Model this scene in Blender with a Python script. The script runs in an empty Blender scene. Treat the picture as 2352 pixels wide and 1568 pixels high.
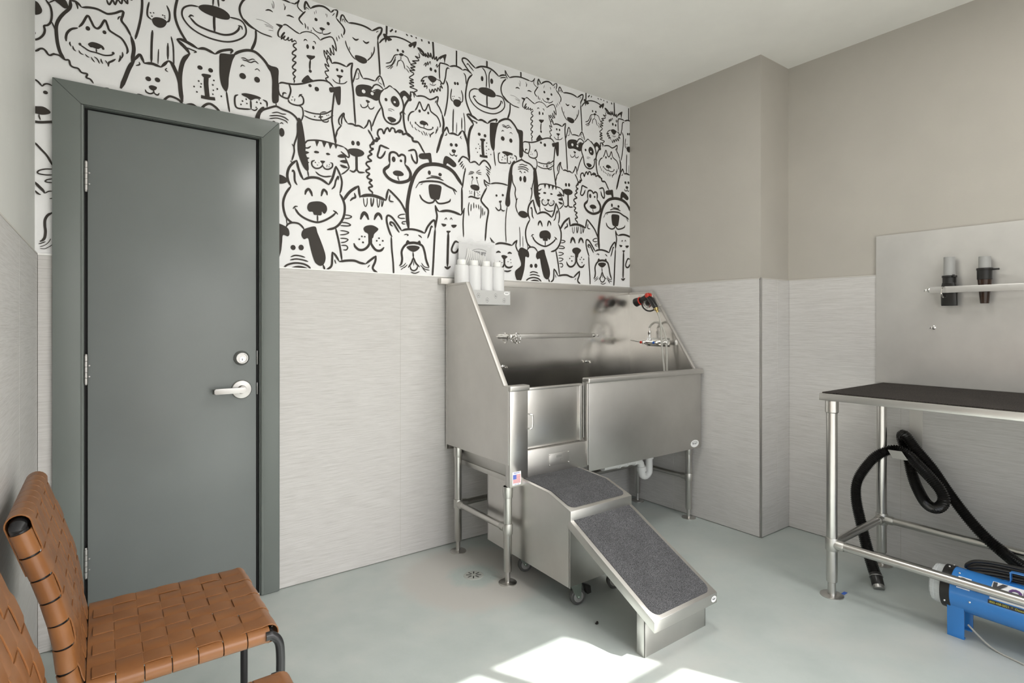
import bpy, bmesh, math, random
from math import pi, sin, cos, radians, sqrt, atan2
from mathutils import Vector, Matrix
from mathutils.geometry import tessellate_polygon
random.seed(4)
S = bpy.context.scene
COL = S.collection

# ------------------------------------------------------------------ camera, sky, sun, exposure
cam_d = bpy.data.cameras.new('camera')
cam = bpy.data.objects.new('camera', cam_d); COL.objects.link(cam)
cam.location = (-0.4638, -2.8279, 1.2807)
cam.rotation_euler = (pi/2, 0, -0.6356)
cam_d.sensor_width = 36.0
cam_d.lens = 1282.711/2352*36.0
cam_d.shift_x = -1.4/2352
cam_d.shift_y = -43.07/2352
cam_d.clip_start = 0.02
S.camera = cam

SUN_EL = radians(43.3)
SUN_DIR = Vector((-0.461*cos(SUN_EL), 0.887*cos(SUN_EL), -sin(SUN_EL)))
w = bpy.data.worlds.new('world'); S.world = w; w.use_nodes = True
nt = w.node_tree; bg = nt.nodes['Background']
sky = nt.nodes.new('ShaderNodeTexSky'); sky.sky_type = 'NISHITA'
sky.sun_disc = False; sky.sun_elevation = SUN_EL
sky.sun_rotation = atan2(-SUN_DIR.x, -SUN_DIR.y)
sky.dust_density = 3.0; sky.air_density = 1.0; sky.ozone_density = 1.0
hs = nt.nodes.new('ShaderNodeHueSaturation'); hs.inputs['Saturation'].default_value = 0.25
nt.links.new(sky.outputs['Color'], hs.inputs['Color'])
nt.links.new(hs.outputs['Color'], bg.inputs['Color'])
bg.inputs['Strength'].default_value = 0.45
sd = bpy.data.lights.new('sun', 'SUN'); sd.energy = 13.0; sd.angle = radians(0.53); sd.color = (1.0, 0.98, 0.94)
so = bpy.data.objects.new('sun', sd); COL.objects.link(so)
so.rotation_euler = SUN_DIR.to_track_quat('-Z', 'Y').to_euler()
S.view_settings.view_transform = 'Standard'
S.view_settings.look = 'None'
S.view_settings.exposure = 0.05
S.view_settings.gamma = 1.0
S.view_settings.use_curve_mapping = False

FILL_LAMPS = ((1.15, -1.45), (2.05, -2.98))          # two unseen fill lamps added under the ceiling to even out the light
for lx_, ly_ in FILL_LAMPS:
    ld = bpy.data.lights.new('added_fill_light', 'AREA'); ld.shape = 'SQUARE'; ld.size = 0.56; ld.energy = 18.0; ld.color = (1.0, 0.98, 0.95)
    lo_ = bpy.data.objects.new('added_fill_light', ld); COL.objects.link(lo_); lo_.location = (lx_, ly_, 2.8797-0.028)

# ------------------------------------------------------------------ materials
def mat(name, col, rough=0.5, metal=0.0, spec=0.5, trans=0.0, alpha=1.0, ior=1.45, coat=0.0):
    m = bpy.data.materials.new(name); m.use_nodes = True
    b = m.node_tree.nodes['Principled BSDF']
    b.inputs['Base Color'].default_value = (*col, 1)
    b.inputs['Roughness'].default_value = rough
    b.inputs['Metallic'].default_value = metal
    b.inputs['Specular IOR Level'].default_value = spec
    b.inputs['Transmission Weight'].default_value = trans
    b.inputs['Alpha'].default_value = alpha
    b.inputs['IOR'].default_value = ior
    b.inputs['Coat Weight'].default_value = coat
    return m
def nodes(m): return m.node_tree.nodes, m.node_tree.links, m.node_tree.nodes['Principled BSDF']
def noise(m, scale3, nscale, detail=4, rough=0.6, coord='Object'):
    N, L, b = nodes(m)
    tc = N.new('ShaderNodeTexCoord'); mp = N.new('ShaderNodeMapping'); n = N.new('ShaderNodeTexNoise')
    mp.inputs['Scale'].default_value = scale3
    n.inputs['Scale'].default_value = nscale; n.inputs['Detail'].default_value = detail; n.inputs['Roughness'].default_value = rough
    L.new(tc.outputs[coord], mp.inputs['Vector']); L.new(mp.outputs['Vector'], n.inputs['Vector'])
    return n.outputs['Fac']
def ramp(m, fac, stops):
    N, L, b = nodes(m)
    r = N.new('ShaderNodeValToRGB'); e = r.color_ramp.elements
    while len(e) < len(stops): e.new(0.5)
    for el, (p, c) in zip(e, stops): el.position = p; el.color = (*c, 1)
    L.new(fac, r.inputs['Fac']); return r.outputs['Color']
def mixc(m, a, c, f, mode='MIX'):
    N, L, b = nodes(m)
    x = N.new('ShaderNodeMix'); x.data_type = 'RGBA'; x.blend_type = mode
    for s, v in ((x.inputs['A'], a), (x.inputs['B'], c), (x.inputs['Factor'], f)):
        if hasattr(v, 'is_output'): L.new(v, s)
        elif isinstance(v, tuple): s.default_value = (*v, 1)
        else: s.default_value = v
    return x.outputs['Result']
def bump(m, fac, strength, dist):
    N, L, b = nodes(m)
    x = N.new('ShaderNodeBump'); x.inputs['Strength'].default_value = strength; x.inputs['Distance'].default_value = dist
    L.new(fac, x.inputs['Height']); L.new(x.outputs['Normal'], b.inputs['Normal'])
def setc(m, s): nodes(m)[1].new(s, nodes(m)[2].inputs['Base Color'])
def setr(m, fac, lo, hi):
    N, L, b = nodes(m)
    r = N.new('ShaderNodeMapRange'); r.inputs['To Min'].default_value = lo; r.inputs['To Max'].default_value = hi
    L.new(fac, r.inputs['Value']); L.new(r.outputs['Result'], b.inputs['Roughness'])

def paint(name, c, rough=0.55, b=0.15):
    m = mat(name, c, rough, spec=0.35)
    f = noise(m, (1, 1, 1), 180, 3); bump(m, f, b, 0.002)
    g = noise(m, (1, 1, 1), 3, 3); setc(m, ramp(m, g, [(0.3, tuple(v*0.97 for v in c)), (0.7, tuple(min(1, v*1.03) for v in c))]))
    return m
M = {}
M['taupe'] = paint('taupe_paint', (0.405, 0.382, 0.342))
M['leftpaint'] = paint('light_greige_paint', (0.58, 0.58, 0.55))
M['ceiling'] = paint('ceiling_paint', (0.76, 0.75, 0.71), 0.7)
M['paper'] = paint('wallpaper_vinyl', (0.78, 0.78, 0.785), 0.5, 0.08)
M['ink'] = mat('wallpaper_ink', (0.040, 0.034, 0.029), 0.55, spec=0.3)
def tilem(name, lo, mid, hi):
    m = mat(name, mid, 0.42, spec=0.4)
    a = noise(m, (1.6, 1.6, 90), 3.0, 5, 0.75)
    b_ = noise(m, (5, 5, 260), 2.0, 3, 0.7)
    c1 = ramp(m, a, [(0.32, lo), (0.5, mid), (0.68, hi)])
    c2 = ramp(m, b_, [(0.36, tuple(v*0.84 for v in mid)), (0.56, hi)])
    setc(m, mixc(m, c1, c2, 0.5)); bump(m, a, 0.25, 0.0015)
    return m
M['tile'] = tilem('linen_tile', (0.355, 0.335, 0.31), (0.515, 0.50, 0.48), (0.60, 0.585, 0.57))
M['grout'] = mat('grout', (0.52, 0.50, 0.46), 0.8)
fl = mat('floor_epoxy', (0.40, 0.43, 0.39), 0.42, spec=0.45)
a = noise(fl, (1, 1, 1), 1.7, 6, 0.62); b_ = noise(fl, (1, 1, 1), 45, 4, 0.7); c_ = noise(fl, (1, 1, 1), 7, 5, 0.6)
col = ramp(fl, a, [(0.3, (0.372, 0.415, 0.40)), (0.52, (0.425, 0.462, 0.444)), (0.72, (0.475, 0.487, 0.462))])
col = mixc(fl, col, ramp(fl, c_, [(0.35, (0.42, 0.42, 0.40)), (0.7, (0.56, 0.56, 0.55))]), 0.35, 'SOFT_LIGHT')
_N, _L, _b = nodes(fl)
_tc = _N.new('ShaderNodeTexCoord'); _d = _N.new('ShaderNodeVectorMath'); _d.operation = 'DISTANCE'; _d.inputs[1].default_value = (1.058, -0.432, 0.0)
_L.new(_tc.outputs['Object'], _d.inputs[0])
_n2 = noise(fl, (1, 1, 1), 14, 4, 0.7)
_ad = _N.new('ShaderNodeMath'); _ad.operation = 'MULTIPLY_ADD'; _ad.inputs[1].default_value = 0.10; _L.new(_n2, _ad.inputs[0]); _L.new(_d.outputs['Value'], _ad.inputs[2])
_mr = _N.new('ShaderNodeMapRange'); _mr.inputs['From Min'].default_value = 0.20; _mr.inputs['From Max'].default_value = 0.15; _L.new(_ad.outputs[0], _mr.inputs['Value'])
_mr2 = _N.new('ShaderNodeMapRange'); _mr2.inputs['From Min'].default_value = 0.44; _mr2.inputs['From Max'].default_value = 0.36; _L.new(_ad.outputs[0], _mr2.inputs['Value'])
col = mixc(fl, col, (0.455, 0.445, 0.415), _mr2.outputs['Result'])
col = mixc(fl, col, (0.385, 0.43, 0.405), _mr.outputs['Result'])
_hm = _N.new('ShaderNodeMath'); _hm.operation = 'MULTIPLY_ADD'; _L.new(_mr.outputs['Result'], _hm.inputs[0]); _hm.inputs[1].default_value = 3.0; _hm.inputs[2].default_value = 0.5
_hx = _N.new('ShaderNodeMath'); _hx.operation = 'MULTIPLY'; _L.new(b_, _hx.inputs[0]); _L.new(_hm.outputs[0], _hx.inputs[1])
setc(fl, col); setr(fl, c_, 0.34, 0.52); bump(fl, _hx.outputs[0], 0.35, 0.002)
M['floor'] = fl
def steelm(name, c=(0.60, 0.585, 0.555), lo=0.26, hi=0.40, sc=(2, 2, 120), an=0.0):
    m = mat(name, c, 0.3, 1.0)
    f = noise(m, sc, 3, 4, 0.7); g = noise(m, (1, 1, 1), 4, 4, 0.6)
    setr(m, mixc(m, f, g, 0.5), lo, hi)
    setc(m, ramp(m, g, [(0.3, tuple(v*0.94 for v in c)), (0.7, tuple(min(1, v*1.05) for v in c))]))
    bump(m, f, 0.06, 0.0006)
    return m
M['steel'] = steelm('brushed_steel', (0.60, 0.585, 0.56), 0.33, 0.46)
M['steel_v'] = steelm('brushed_steel_vertical', (0.61, 0.595, 0.57), 0.24, 0.36, sc=(120, 120, 2))
M['rack'] = mat('satin_rack_sheet', (0.58, 0.58, 0.57), 0.45, 0.35)
M['steel_b'] = steelm('mirror_brushed_steel', (0.70, 0.685, 0.66), 0.13, 0.21, sc=(120, 120, 2))
M['steel_r'] = steelm('brushed_steel_side', (0.60, 0.585, 0.56), 0.20, 0.30, sc=(120, 120, 2))
_N, _L, _b = nodes(M['steel_b']); _w = noise(M['steel_b'], (1, 1, 1), 2.2, 1); _x = _N.new('ShaderNodeBump')
_x.inputs['Strength'].default_value = 0.25; _x.inputs['Distance'].default_value = 0.02
_L.new(_w, _x.inputs['Height']); _L.new(_b.inputs['Normal'].links[0].from_socket, _x.inputs['Normal']); _L.new(_x.outputs['Normal'], _b.inputs['Normal'])
M['rim'] = mat('satin_rim_steel', (0.62, 0.60, 0.57), 0.58, 1.0)
M['panel'] = steelm('satin_steel_sheet', (0.585, 0.57, 0.545), 0.27, 0.36)
nodes(M['panel'])[2].inputs['Metallic'].default_value = 0.55
nodes(M['panel'])[2].inputs['Roughness'].default_value = 0.3
M['tube'] = steelm('polished_tube', (0.58, 0.565, 0.54), 0.25, 0.33, (60, 60, 2))
M['draingrey'] = mat('painted_drain_metal', (0.36, 0.37, 0.34), 0.5)
M['fillframe'] = mat('fill_frame_white', (0.8, 0.8, 0.8), 0.5)
M['cast'] = mat('cast_fitting', (0.55, 0.54, 0.51), 0.42, 1.0)
M['chrome'] = mat('chrome', (0.80, 0.79, 0.77), 0.08, 1.0)
M['doorpaint'] = paint('charcoal_door_paint', (0.165, 0.180, 0.175), 0.27, 0.06)
M['framepaint'] = paint('charcoal_frame_paint', (0.148, 0.165, 0.154), 0.34, 0.06)
M['nickel'] = mat('satin_nickel', (0.43, 0.42, 0.405), 0.40, 1.0)
M['darksteel'] = mat('dark_steel', (0.22, 0.22, 0.21), 0.35, 1.0)
M['black'] = mat('black_gasket', (0.006, 0.006, 0.006), 0.6)
M['blackplastic'] = mat('black_plastic', (0.016, 0.015, 0.014), 0.32)
M['hose'] = mat('black_hose_plastic', (0.014, 0.013, 0.012), 0.15)
M['blacktube'] = mat('black_powder_coat', (0.012, 0.012, 0.013), 0.32)
lea = mat('tan_leather', (0.21, 0.083, 0.026), 0.36, spec=0.55)
f = noise(lea, (1, 1, 1), 9, 4); g = noise(lea, (1, 1, 1), 420, 3)
setc(lea, ramp(lea, f, [(0.3, (0.182, 0.071, 0.021)), (0.7, (0.238, 0.098, 0.031))])); bump(lea, g, 0.12, 0.0008)
M['leather'] = lea
def gritm(name, lo, hi, sc=520, p=(0.42, 0.62)):
    m = mat(name, lo, 0.85, spec=0.25)
    f = noise(m, (1, 1, 1), sc, 2, 0.6); g = noise(m, (1, 1, 1), 9, 4)
    c = ramp(m, f, [(p[0], lo), (p[1], hi)])
    setc(m, mixc(m, c, ramp(m, g, [(0.35, (0.38, 0.38, 0.38)), (0.7, (0.62, 0.62, 0.62))]), 0.6, 'SOFT_LIGHT')); bump(m, f, 0.6, 0.0015)
    return m
M['grit'] = gritm('grit_mat', (0.022, 0.022, 0.024), (0.165, 0.165, 0.172))
M['rubber'] = gritm('ribbed_rubber_mat', (0.010, 0.008, 0.007), (0.05, 0.042, 0.036), 300)
M['white'] = mat('white_plastic', (0.85, 0.85, 0.83), 0.35)
M['bottle'] = mat('frosted_white_plastic', (0.72, 0.72, 0.72), 0.38, trans=0.0)
M['sheet'] = mat('white_paper', (0.70, 0.70, 0.70), 0.6)
M['bag'] = mat('clear_plastic_bag', (0.72, 0.72, 0.72), 0.10, alpha=0.16)
M['clear'] = mat('clear_plastic', (0.80, 0.82, 0.82), 0.18, alpha=0.55)
M['blue'] = mat('blue_enamel', (0.035, 0.205, 0.56), 0.27, coat=0.3)
M['grey'] = mat('grey_plastic', (0.32, 0.32, 0.31), 0.4)
M['amber'] = mat('smoked_brown_plastic', (0.030, 0.014, 0.008), 0.2)
M['red'] = mat('red_plastic', (0.50, 0.03, 0.015), 0.35)
M['bluecap'] = mat('blue_cap', (0.02, 0.10, 0.42), 0.3)
M['brass'] = mat('brass', (0.55, 0.42, 0.18), 0.25, 1.0)
M['hosegrey'] = mat('grey_vinyl_hose', (0.42, 0.41, 0.37), 0.35)
M['label'] = mat('sticker_white', (0.88, 0.88, 0.87), 0.4)
M['txt'] = mat('sticker_black_print', (0.03, 0.03, 0.035), 0.5)
M['purple'] = mat('purple_print', (0.10, 0.03, 0.16), 0.5)
M['yellow'] = mat('yellow_print', (0.62, 0.58, 0.04), 0.5)
M['flagred'] = mat('flag_red', (0.62, 0.10, 0.12), 0.5)
M['flagblue'] = mat('flag_blue', (0.13, 0.18, 0.55), 0.5)
M['wheel'] = mat('grey_rubber_tread', (0.075, 0.075, 0.073), 0.5)
M['hub'] = mat('grey_hub', (0.26, 0.26, 0.25), 0.45)
M['zinc'] = mat('zinc_plate', (0.50, 0.56, 0.52), 0.3, 1.0)
M['dirt'] = mat('dark_dirt', (0.02, 0.018, 0.015), 0.9)
M['tape'] = mat('blue_tape', (0.05, 0.14, 0.55), 0.6)
M['alum'] = mat('window_aluminium', (0.30, 0.30, 0.30), 0.4, 1.0)
M['pave'] = mat('pavement', (0.42, 0.41, 0.39), 0.9)
f = noise(M['pave'], (1, 1, 1), 3, 4); setc(M['pave'], ramp(M['pave'], f, [(0.3, (0.38, 0.37, 0.35)), (0.7, (0.46, 0.45, 0.43))]))

# ------------------------------------------------------------------ mesh builder
class MB:
    def __init__(s): s.v = []; s.f = []
    def add(s, vs, fs):
        o = len(s.v); s.v += [tuple(v) for v in vs]; s.f += [tuple(i+o for i in f) for f in fs]; return s
    def box(s, x0, x1, y0, y1, z0, z1):
        x0, x1 = min(x0, x1), max(x0, x1); y0, y1 = min(y0, y1), max(y0, y1); z0, z1 = min(z0, z1), max(z0, z1)
        v = [(x, y, z) for z in (z0, z1) for y in (y0, y1) for x in (x0, x1)]
        return s.add(v, [(0, 2, 3, 1), (4, 5, 7, 6), (0, 1, 5, 4), (2, 6, 7, 3), (0, 4, 6, 2), (1, 3, 7, 5)])
    def prism(s, poly, axis, a, b):
        """poly: 2-D points; axis 'x': (y,z), 'y': (x,z), 'z': (x,y); extruded from a to b"""
        def P(p, t):
            return (t, p[0], p[1]) if axis == 'x' else ((p[0], t, p[1]) if axis == 'y' else (p[0], p[1], t))
        n = len(poly); v = [P(p, a) for p in poly] + [P(p, b) for p in poly]
        ar = sum(poly[i][0]*poly[(i+1) % n][1]-poly[(i+1) % n][0]*poly[i][1] for i in range(n))
        tri = tessellate_polygon([[Vector((p[0], p[1], 0)) for p in poly]])
        fs = [tuple(t) for t in tri] + [tuple(i+n for i in t) for t in tri] + [(i, (i+1) % n, (i+1) % n+n, i+n) for i in range(n)]
        return s.add(v, fs)
    def rings(s, rs, closed=False, caps=True):
        n = len(rs[0]); v = [p for r in rs for p in r]; fs = []
        m = len(rs)
        for k in range(m if closed else m-1):
            a = k*n; b = ((k+1) % m)*n
            for i in range(n): fs.append((a+i, a+(i+1) % n, b+(i+1) % n, b+i))
        if caps and not closed: fs.append(tuple(range(n))[::-1]); fs.append(tuple((m-1)*n+i for i in range(n)))
        return s.add(v, fs)
    def tube(s, pts, r, n=12, closed=False, caps=True):
        pts = [Vector(p) for p in pts]; m = len(pts)
        rr = r if isinstance(r, (list, tuple)) else [r]*m
        T = []
        for i in range(m):
            if closed: t = pts[(i+1) % m]-pts[i-1]
            else: t = pts[min(i+1, m-1)]-pts[max(i-1, 0)]
            T.append(t.normalized() if t.length > 1e-9 else (T[-1] if T else Vector((0, 0, 1))))
        u = T[0].cross(Vector((0, 0, 1)))
        if u.length < 0.05: u = T[0].cross(Vector((1, 0, 0)))
        u.normalize(); R = []
        for i in range(m):
            u = (u-T[i]*u.dot(T[i])); u.normalize(); w_ = T[i].cross(u)
            R.append([pts[i]+(u*cos(2*pi*k/n)+w_*sin(2*pi*k/n))*rr[i] for k in range(n)])
        return s.rings(R, closed, caps)
    def cyl(s, p0, p1, r0, r1=None, n=20):
        return s.tube([p0, p1], [r0, r0 if r1 is None else r1], n)
    def lathe(s, c, axis, prof, n=24):
        """prof: list of (distance along axis, radius)"""
        c = Vector(c); ax = Vector(axis).normalized(); u = ax.cross(Vector((0, 0, 1)))
        if u.length < 0.05: u = ax.cross(Vector((1, 0, 0)))
        u.normalize(); w_ = ax.cross(u)
        R = [[c+ax*d+(u*cos(2*pi*k/n)+w_*sin(2*pi*k/n))*max(r, 1e-4) for k in range(n)] for d, r in prof]
        return s.rings(R)
    def torus(s, c, axis, R, r, n=24, k=8):
        c = Vector(c); ax = Vector(axis).normalized(); u = ax.cross(Vector((0, 0, 1)))
        if u.length < 0.05: u = ax.cross(Vector((1, 0, 0)))
        u.normalize(); w_ = ax.cross(u)
        return s.tube([c+(u*cos(2*pi*i/n)+w_*sin(2*pi*i/n))*R for i in range(n)], r, k, closed=True)
    def ball(s, c, r, n=12):
        rs = r if isinstance(r, tuple) else (r, r, r); R = []
        for i in range(n//2+1):
            t = pi*i/(n//2); q = max(sin(t), 1e-3)
            R.append([(c[0]+rs[0]*q*cos(2*pi*k/n), c[1]+rs[1]*q*sin(2*pi*k/n), c[2]-rs[2]*cos(t)) for k in range(n)])
        return s.rings(R)
    def strap(s, pts, nrm, side, width, thick):
        side = Vector(side).normalized(); R = []
        for p, nn in zip(pts, nrm):
            p = Vector(p); nn = Vector(nn).normalized()
            R.append([p-side*width/2-nn*thick/2, p+side*width/2-nn*thick/2, p+side*width/2+nn*thick/2, p-side*width/2+nn*thick/2])
        return s.rings(R)
    def build(s, name, m, parent=None, bev=0.0, smooth=True, seg=2, angle=35):
        org = Vector((0, 0, 0)); q = parent
        while q is not None: org += q.location; q = q.parent
        me = bpy.data.meshes.new(name)
        me.from_pydata([tuple(Vector(v)-org) for v in s.v], [], s.f)
        bm = bmesh.new(); bm.from_mesh(me); bmesh.ops.recalc_face_normals(bm, faces=bm.faces)
        if bev > 0:
            es = [e for e in bm.edges if len(e.link_faces) == 2 and e.calc_face_angle(0) > radians(30)]
            bmesh.ops.bevel(bm, geom=es, offset=bev, segments=seg, profile=0.5, affect='EDGES', clamp_overlap=True)
        bm.to_mesh(me); bm.free()
        if smooth:
            me.polygons.foreach_set('use_smooth', [True]*len(me.polygons)); me.set_sharp_from_angle(angle=radians(angle))
        me.materials.append(m if not isinstance(m, str) else M[m])
        o = bpy.data.objects.new(name, me); COL.objects.link(o)
        if parent is not None: o.parent = parent
        return o
def tag(o, label, cat, group=None):
    o['label'] = label; o['category'] = cat
    if group: o['group'] = group
    return o
def thing(name, loc, label, cat, group=None):
    o = bpy.data.objects.new(name, None); o.empty_display_size = 0.05
    COL.objects.link(o); o.location = loc
    return tag(o, label, cat, group)
def structure(o): o['kind'] = 'structure'; return o
def frame_struct(name, loc=(0, 0, 0)):
    o = bpy.data.objects.new(name, None); COL.objects.link(o); o.location = loc; return structure(o)
def cr(pts, sub=6, closed=False):
    P = [Vector(p) for p in pts]; n = len(P); out = []
    if n < 3 and not closed: return P
    for i in range(n if closed else n-1):
        p0 = P[i-1] if (closed or i > 0) else P[0]*2-P[1]
        p1 = P[i]; p2 = P[(i+1) % n]
        p3 = P[(i+2) % n] if (closed or i+2 < n) else P[-1]*2-P[-2]
        for k in range(sub):
            t = k/sub
            out.append(0.5*((2*p1)+(p2-p0)*t+(2*p0-5*p1+4*p2-p3)*t*t+(3*p1-p0-3*p2+p3)*t**3))
    if not closed: out.append(P[-1])
    return out
def text(name, body, size, m, origin, right, up, parent, ext=0.0003, align='CENTER', bold=0.0, sx=1.0):
    cu = bpy.data.curves.new(name, 'FONT'); cu.body = body; cu.size = size; cu.align_x = align; cu.align_y = 'CENTER'
    cu.extrude = ext; cu.offset = bold; cu.resolution_u = 3
    t = bpy.data.objects.new(name+'_tmp', cu); COL.objects.link(t)
    dg = bpy.context.evaluated_depsgraph_get(); dg.update()
    me = bpy.data.meshes.new_from_object(t.evaluated_get(dg))
    bpy.data.objects.remove(t); me.name = name
    r = Vector(right).normalized(); u = Vector(up).normalized(); n = r.cross(u)
    org = Vector((0, 0, 0)); q = parent
    while q is not None: org += q.location; q = q.parent
    o0 = Vector(origin)-org
    for v in me.vertices:
        c = v.co.copy(); v.co = o0+r*c.x*sx+u*c.y+n*c.z
    me.materials.clear(); me.materials.append(M[m])
    o = bpy.data.objects.new(name, me); COL.objects.link(o); o.parent = parent
    return o
def oval(c, right, up, a, b, t=0.0006, n=28):
    r = Vector(right).normalized(); u = Vector(up).normalized(); nn = r.cross(u); c = Vector(c)
    m = MB(); m.rings([[c+r*a*cos(2*pi*k/n)+u*b*sin(2*pi*k/n)+nn*d for k in range(n)] for d in (0, t)]); return m
def logo_oval(c, right, up, a, b, parent, name='logo_sticker'):
    o = oval(c, right, up, a, b).build(name, 'label', parent, smooth=False)
    r = Vector(right).normalized(); u = Vector(up).normalized(); nn = r.cross(u); c = Vector(c)
    p = parent
    text('logo_lettering', 'PETLIFT', b*0.62, 'txt', c+nn*0.0012-u*b*0.02, r+u*0.0, u, o, sx=1.0*a/(b*1.9))
    arc = MB(); arc.tube([c+nn*0.001+r*a*0.72*cos(t)+u*(b*0.60*sin(t)) for t in [pi*0.1+pi*0.8*i/10 for i in range(11)]], b*0.03, 5)
    arc.build('logo_arc', 'txt', o)
    return o
# ------------------------------------------------------------------ room shell
XL, XC, XW, YB, H, YF, ZT = -0.668, 2.7035, 3.0237, -1.027, 2.8797, -3.37, 1.549
DL, DR, DT = -0.54, 0.156, 2.165            # rough opening of the door
m = MB()
m.box(XL-0.1, DL, 0, 0.12, 0, H); m.box(DR, XW+0.1, 0, 0.12, 0, H); m.box(DL, DR, 0, 0.12, DT, H)
wall_back = structure(m.build('wall_back', 'taupe', smooth=False))
wall_left = structure(MB().box(XL-0.12, XL, YF-0.04, 0, 0, H).build('wall_left', 'leftpaint', smooth=False))
wall_right = structure(MB().box(XW, XW+0.12, YF-0.04, 0.0, 0, H).build('wall_right', 'taupe', smooth=False))
pil = structure(MB().box(XC, XW, YB, 0.0, 0, H).build('wall_column', 'taupe', smooth=False))
floor = structure(MB().box(XL-0.12, XW+0.12, YF-0.04, 0.12, -0.1, 0).build('floor', 'floor', smooth=False))
ceiling = structure(MB().box(XL-0.12, XW+0.12, YF-0.04, 0.12, H, H+0.1).build('ceiling', 'ceiling', smooth=False))
# front wall behind the camera: storefront window
WX0, WX1, WZ0, WZ1 = -0.55, 2.225, 0.10, 2.388
m = MB(); m.box(XL-0.12, WX0, YF, YF+0.04, 0, H); m.box(WX1, XW+0.12, YF, YF+0.04, 0, H)
m.box(WX0, WX1, YF, YF+0.04, WZ1, H); m.box(WX0, WX1, YF, YF+0.04, 0, WZ0)
structure(m.build('wall_front', 'leftpaint', smooth=False))
win = frame_struct('window_1', (0, YF, 0))
for xm in (1.829, 0.62):
    MB().box(xm-0.022, xm+0.022, YF, YF+0.04, WZ0, WZ1).build('mullion', 'alum', win, smooth=False)
MB().box(WX0, WX1, YF+0.002, YF+0.038, 1.942, 1.984).build('transom_bar', 'alum', win, smooth=False)
structure(MB().box(-14, 16, -22, YF-0.04, -0.12, -0.02).build('ground', 'pave', smooth=False))

for lx_, ly_ in FILL_LAMPS:  # square frames around the added fill lamps, out of view
    m = MB()
    for a in ((-0.30, -0.285, -0.30, 0.30), (0.285, 0.30, -0.30, 0.30), (-0.285, 0.285, -0.30, -0.285), (-0.285, 0.285, 0.285, 0.30)):
        m.box(lx_+a[0], lx_+a[1], ly_+a[2], ly_+a[3], H-0.03, H)
    o = m.build('added_fill_frame', 'fillframe', smooth=False)
    tag(o, 'frame of an added unseen fill lamp above the middle of the floor' if lx_ < 1.5 else 'frame of an added unseen fill lamp above the grooming table', 'lamp')

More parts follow.
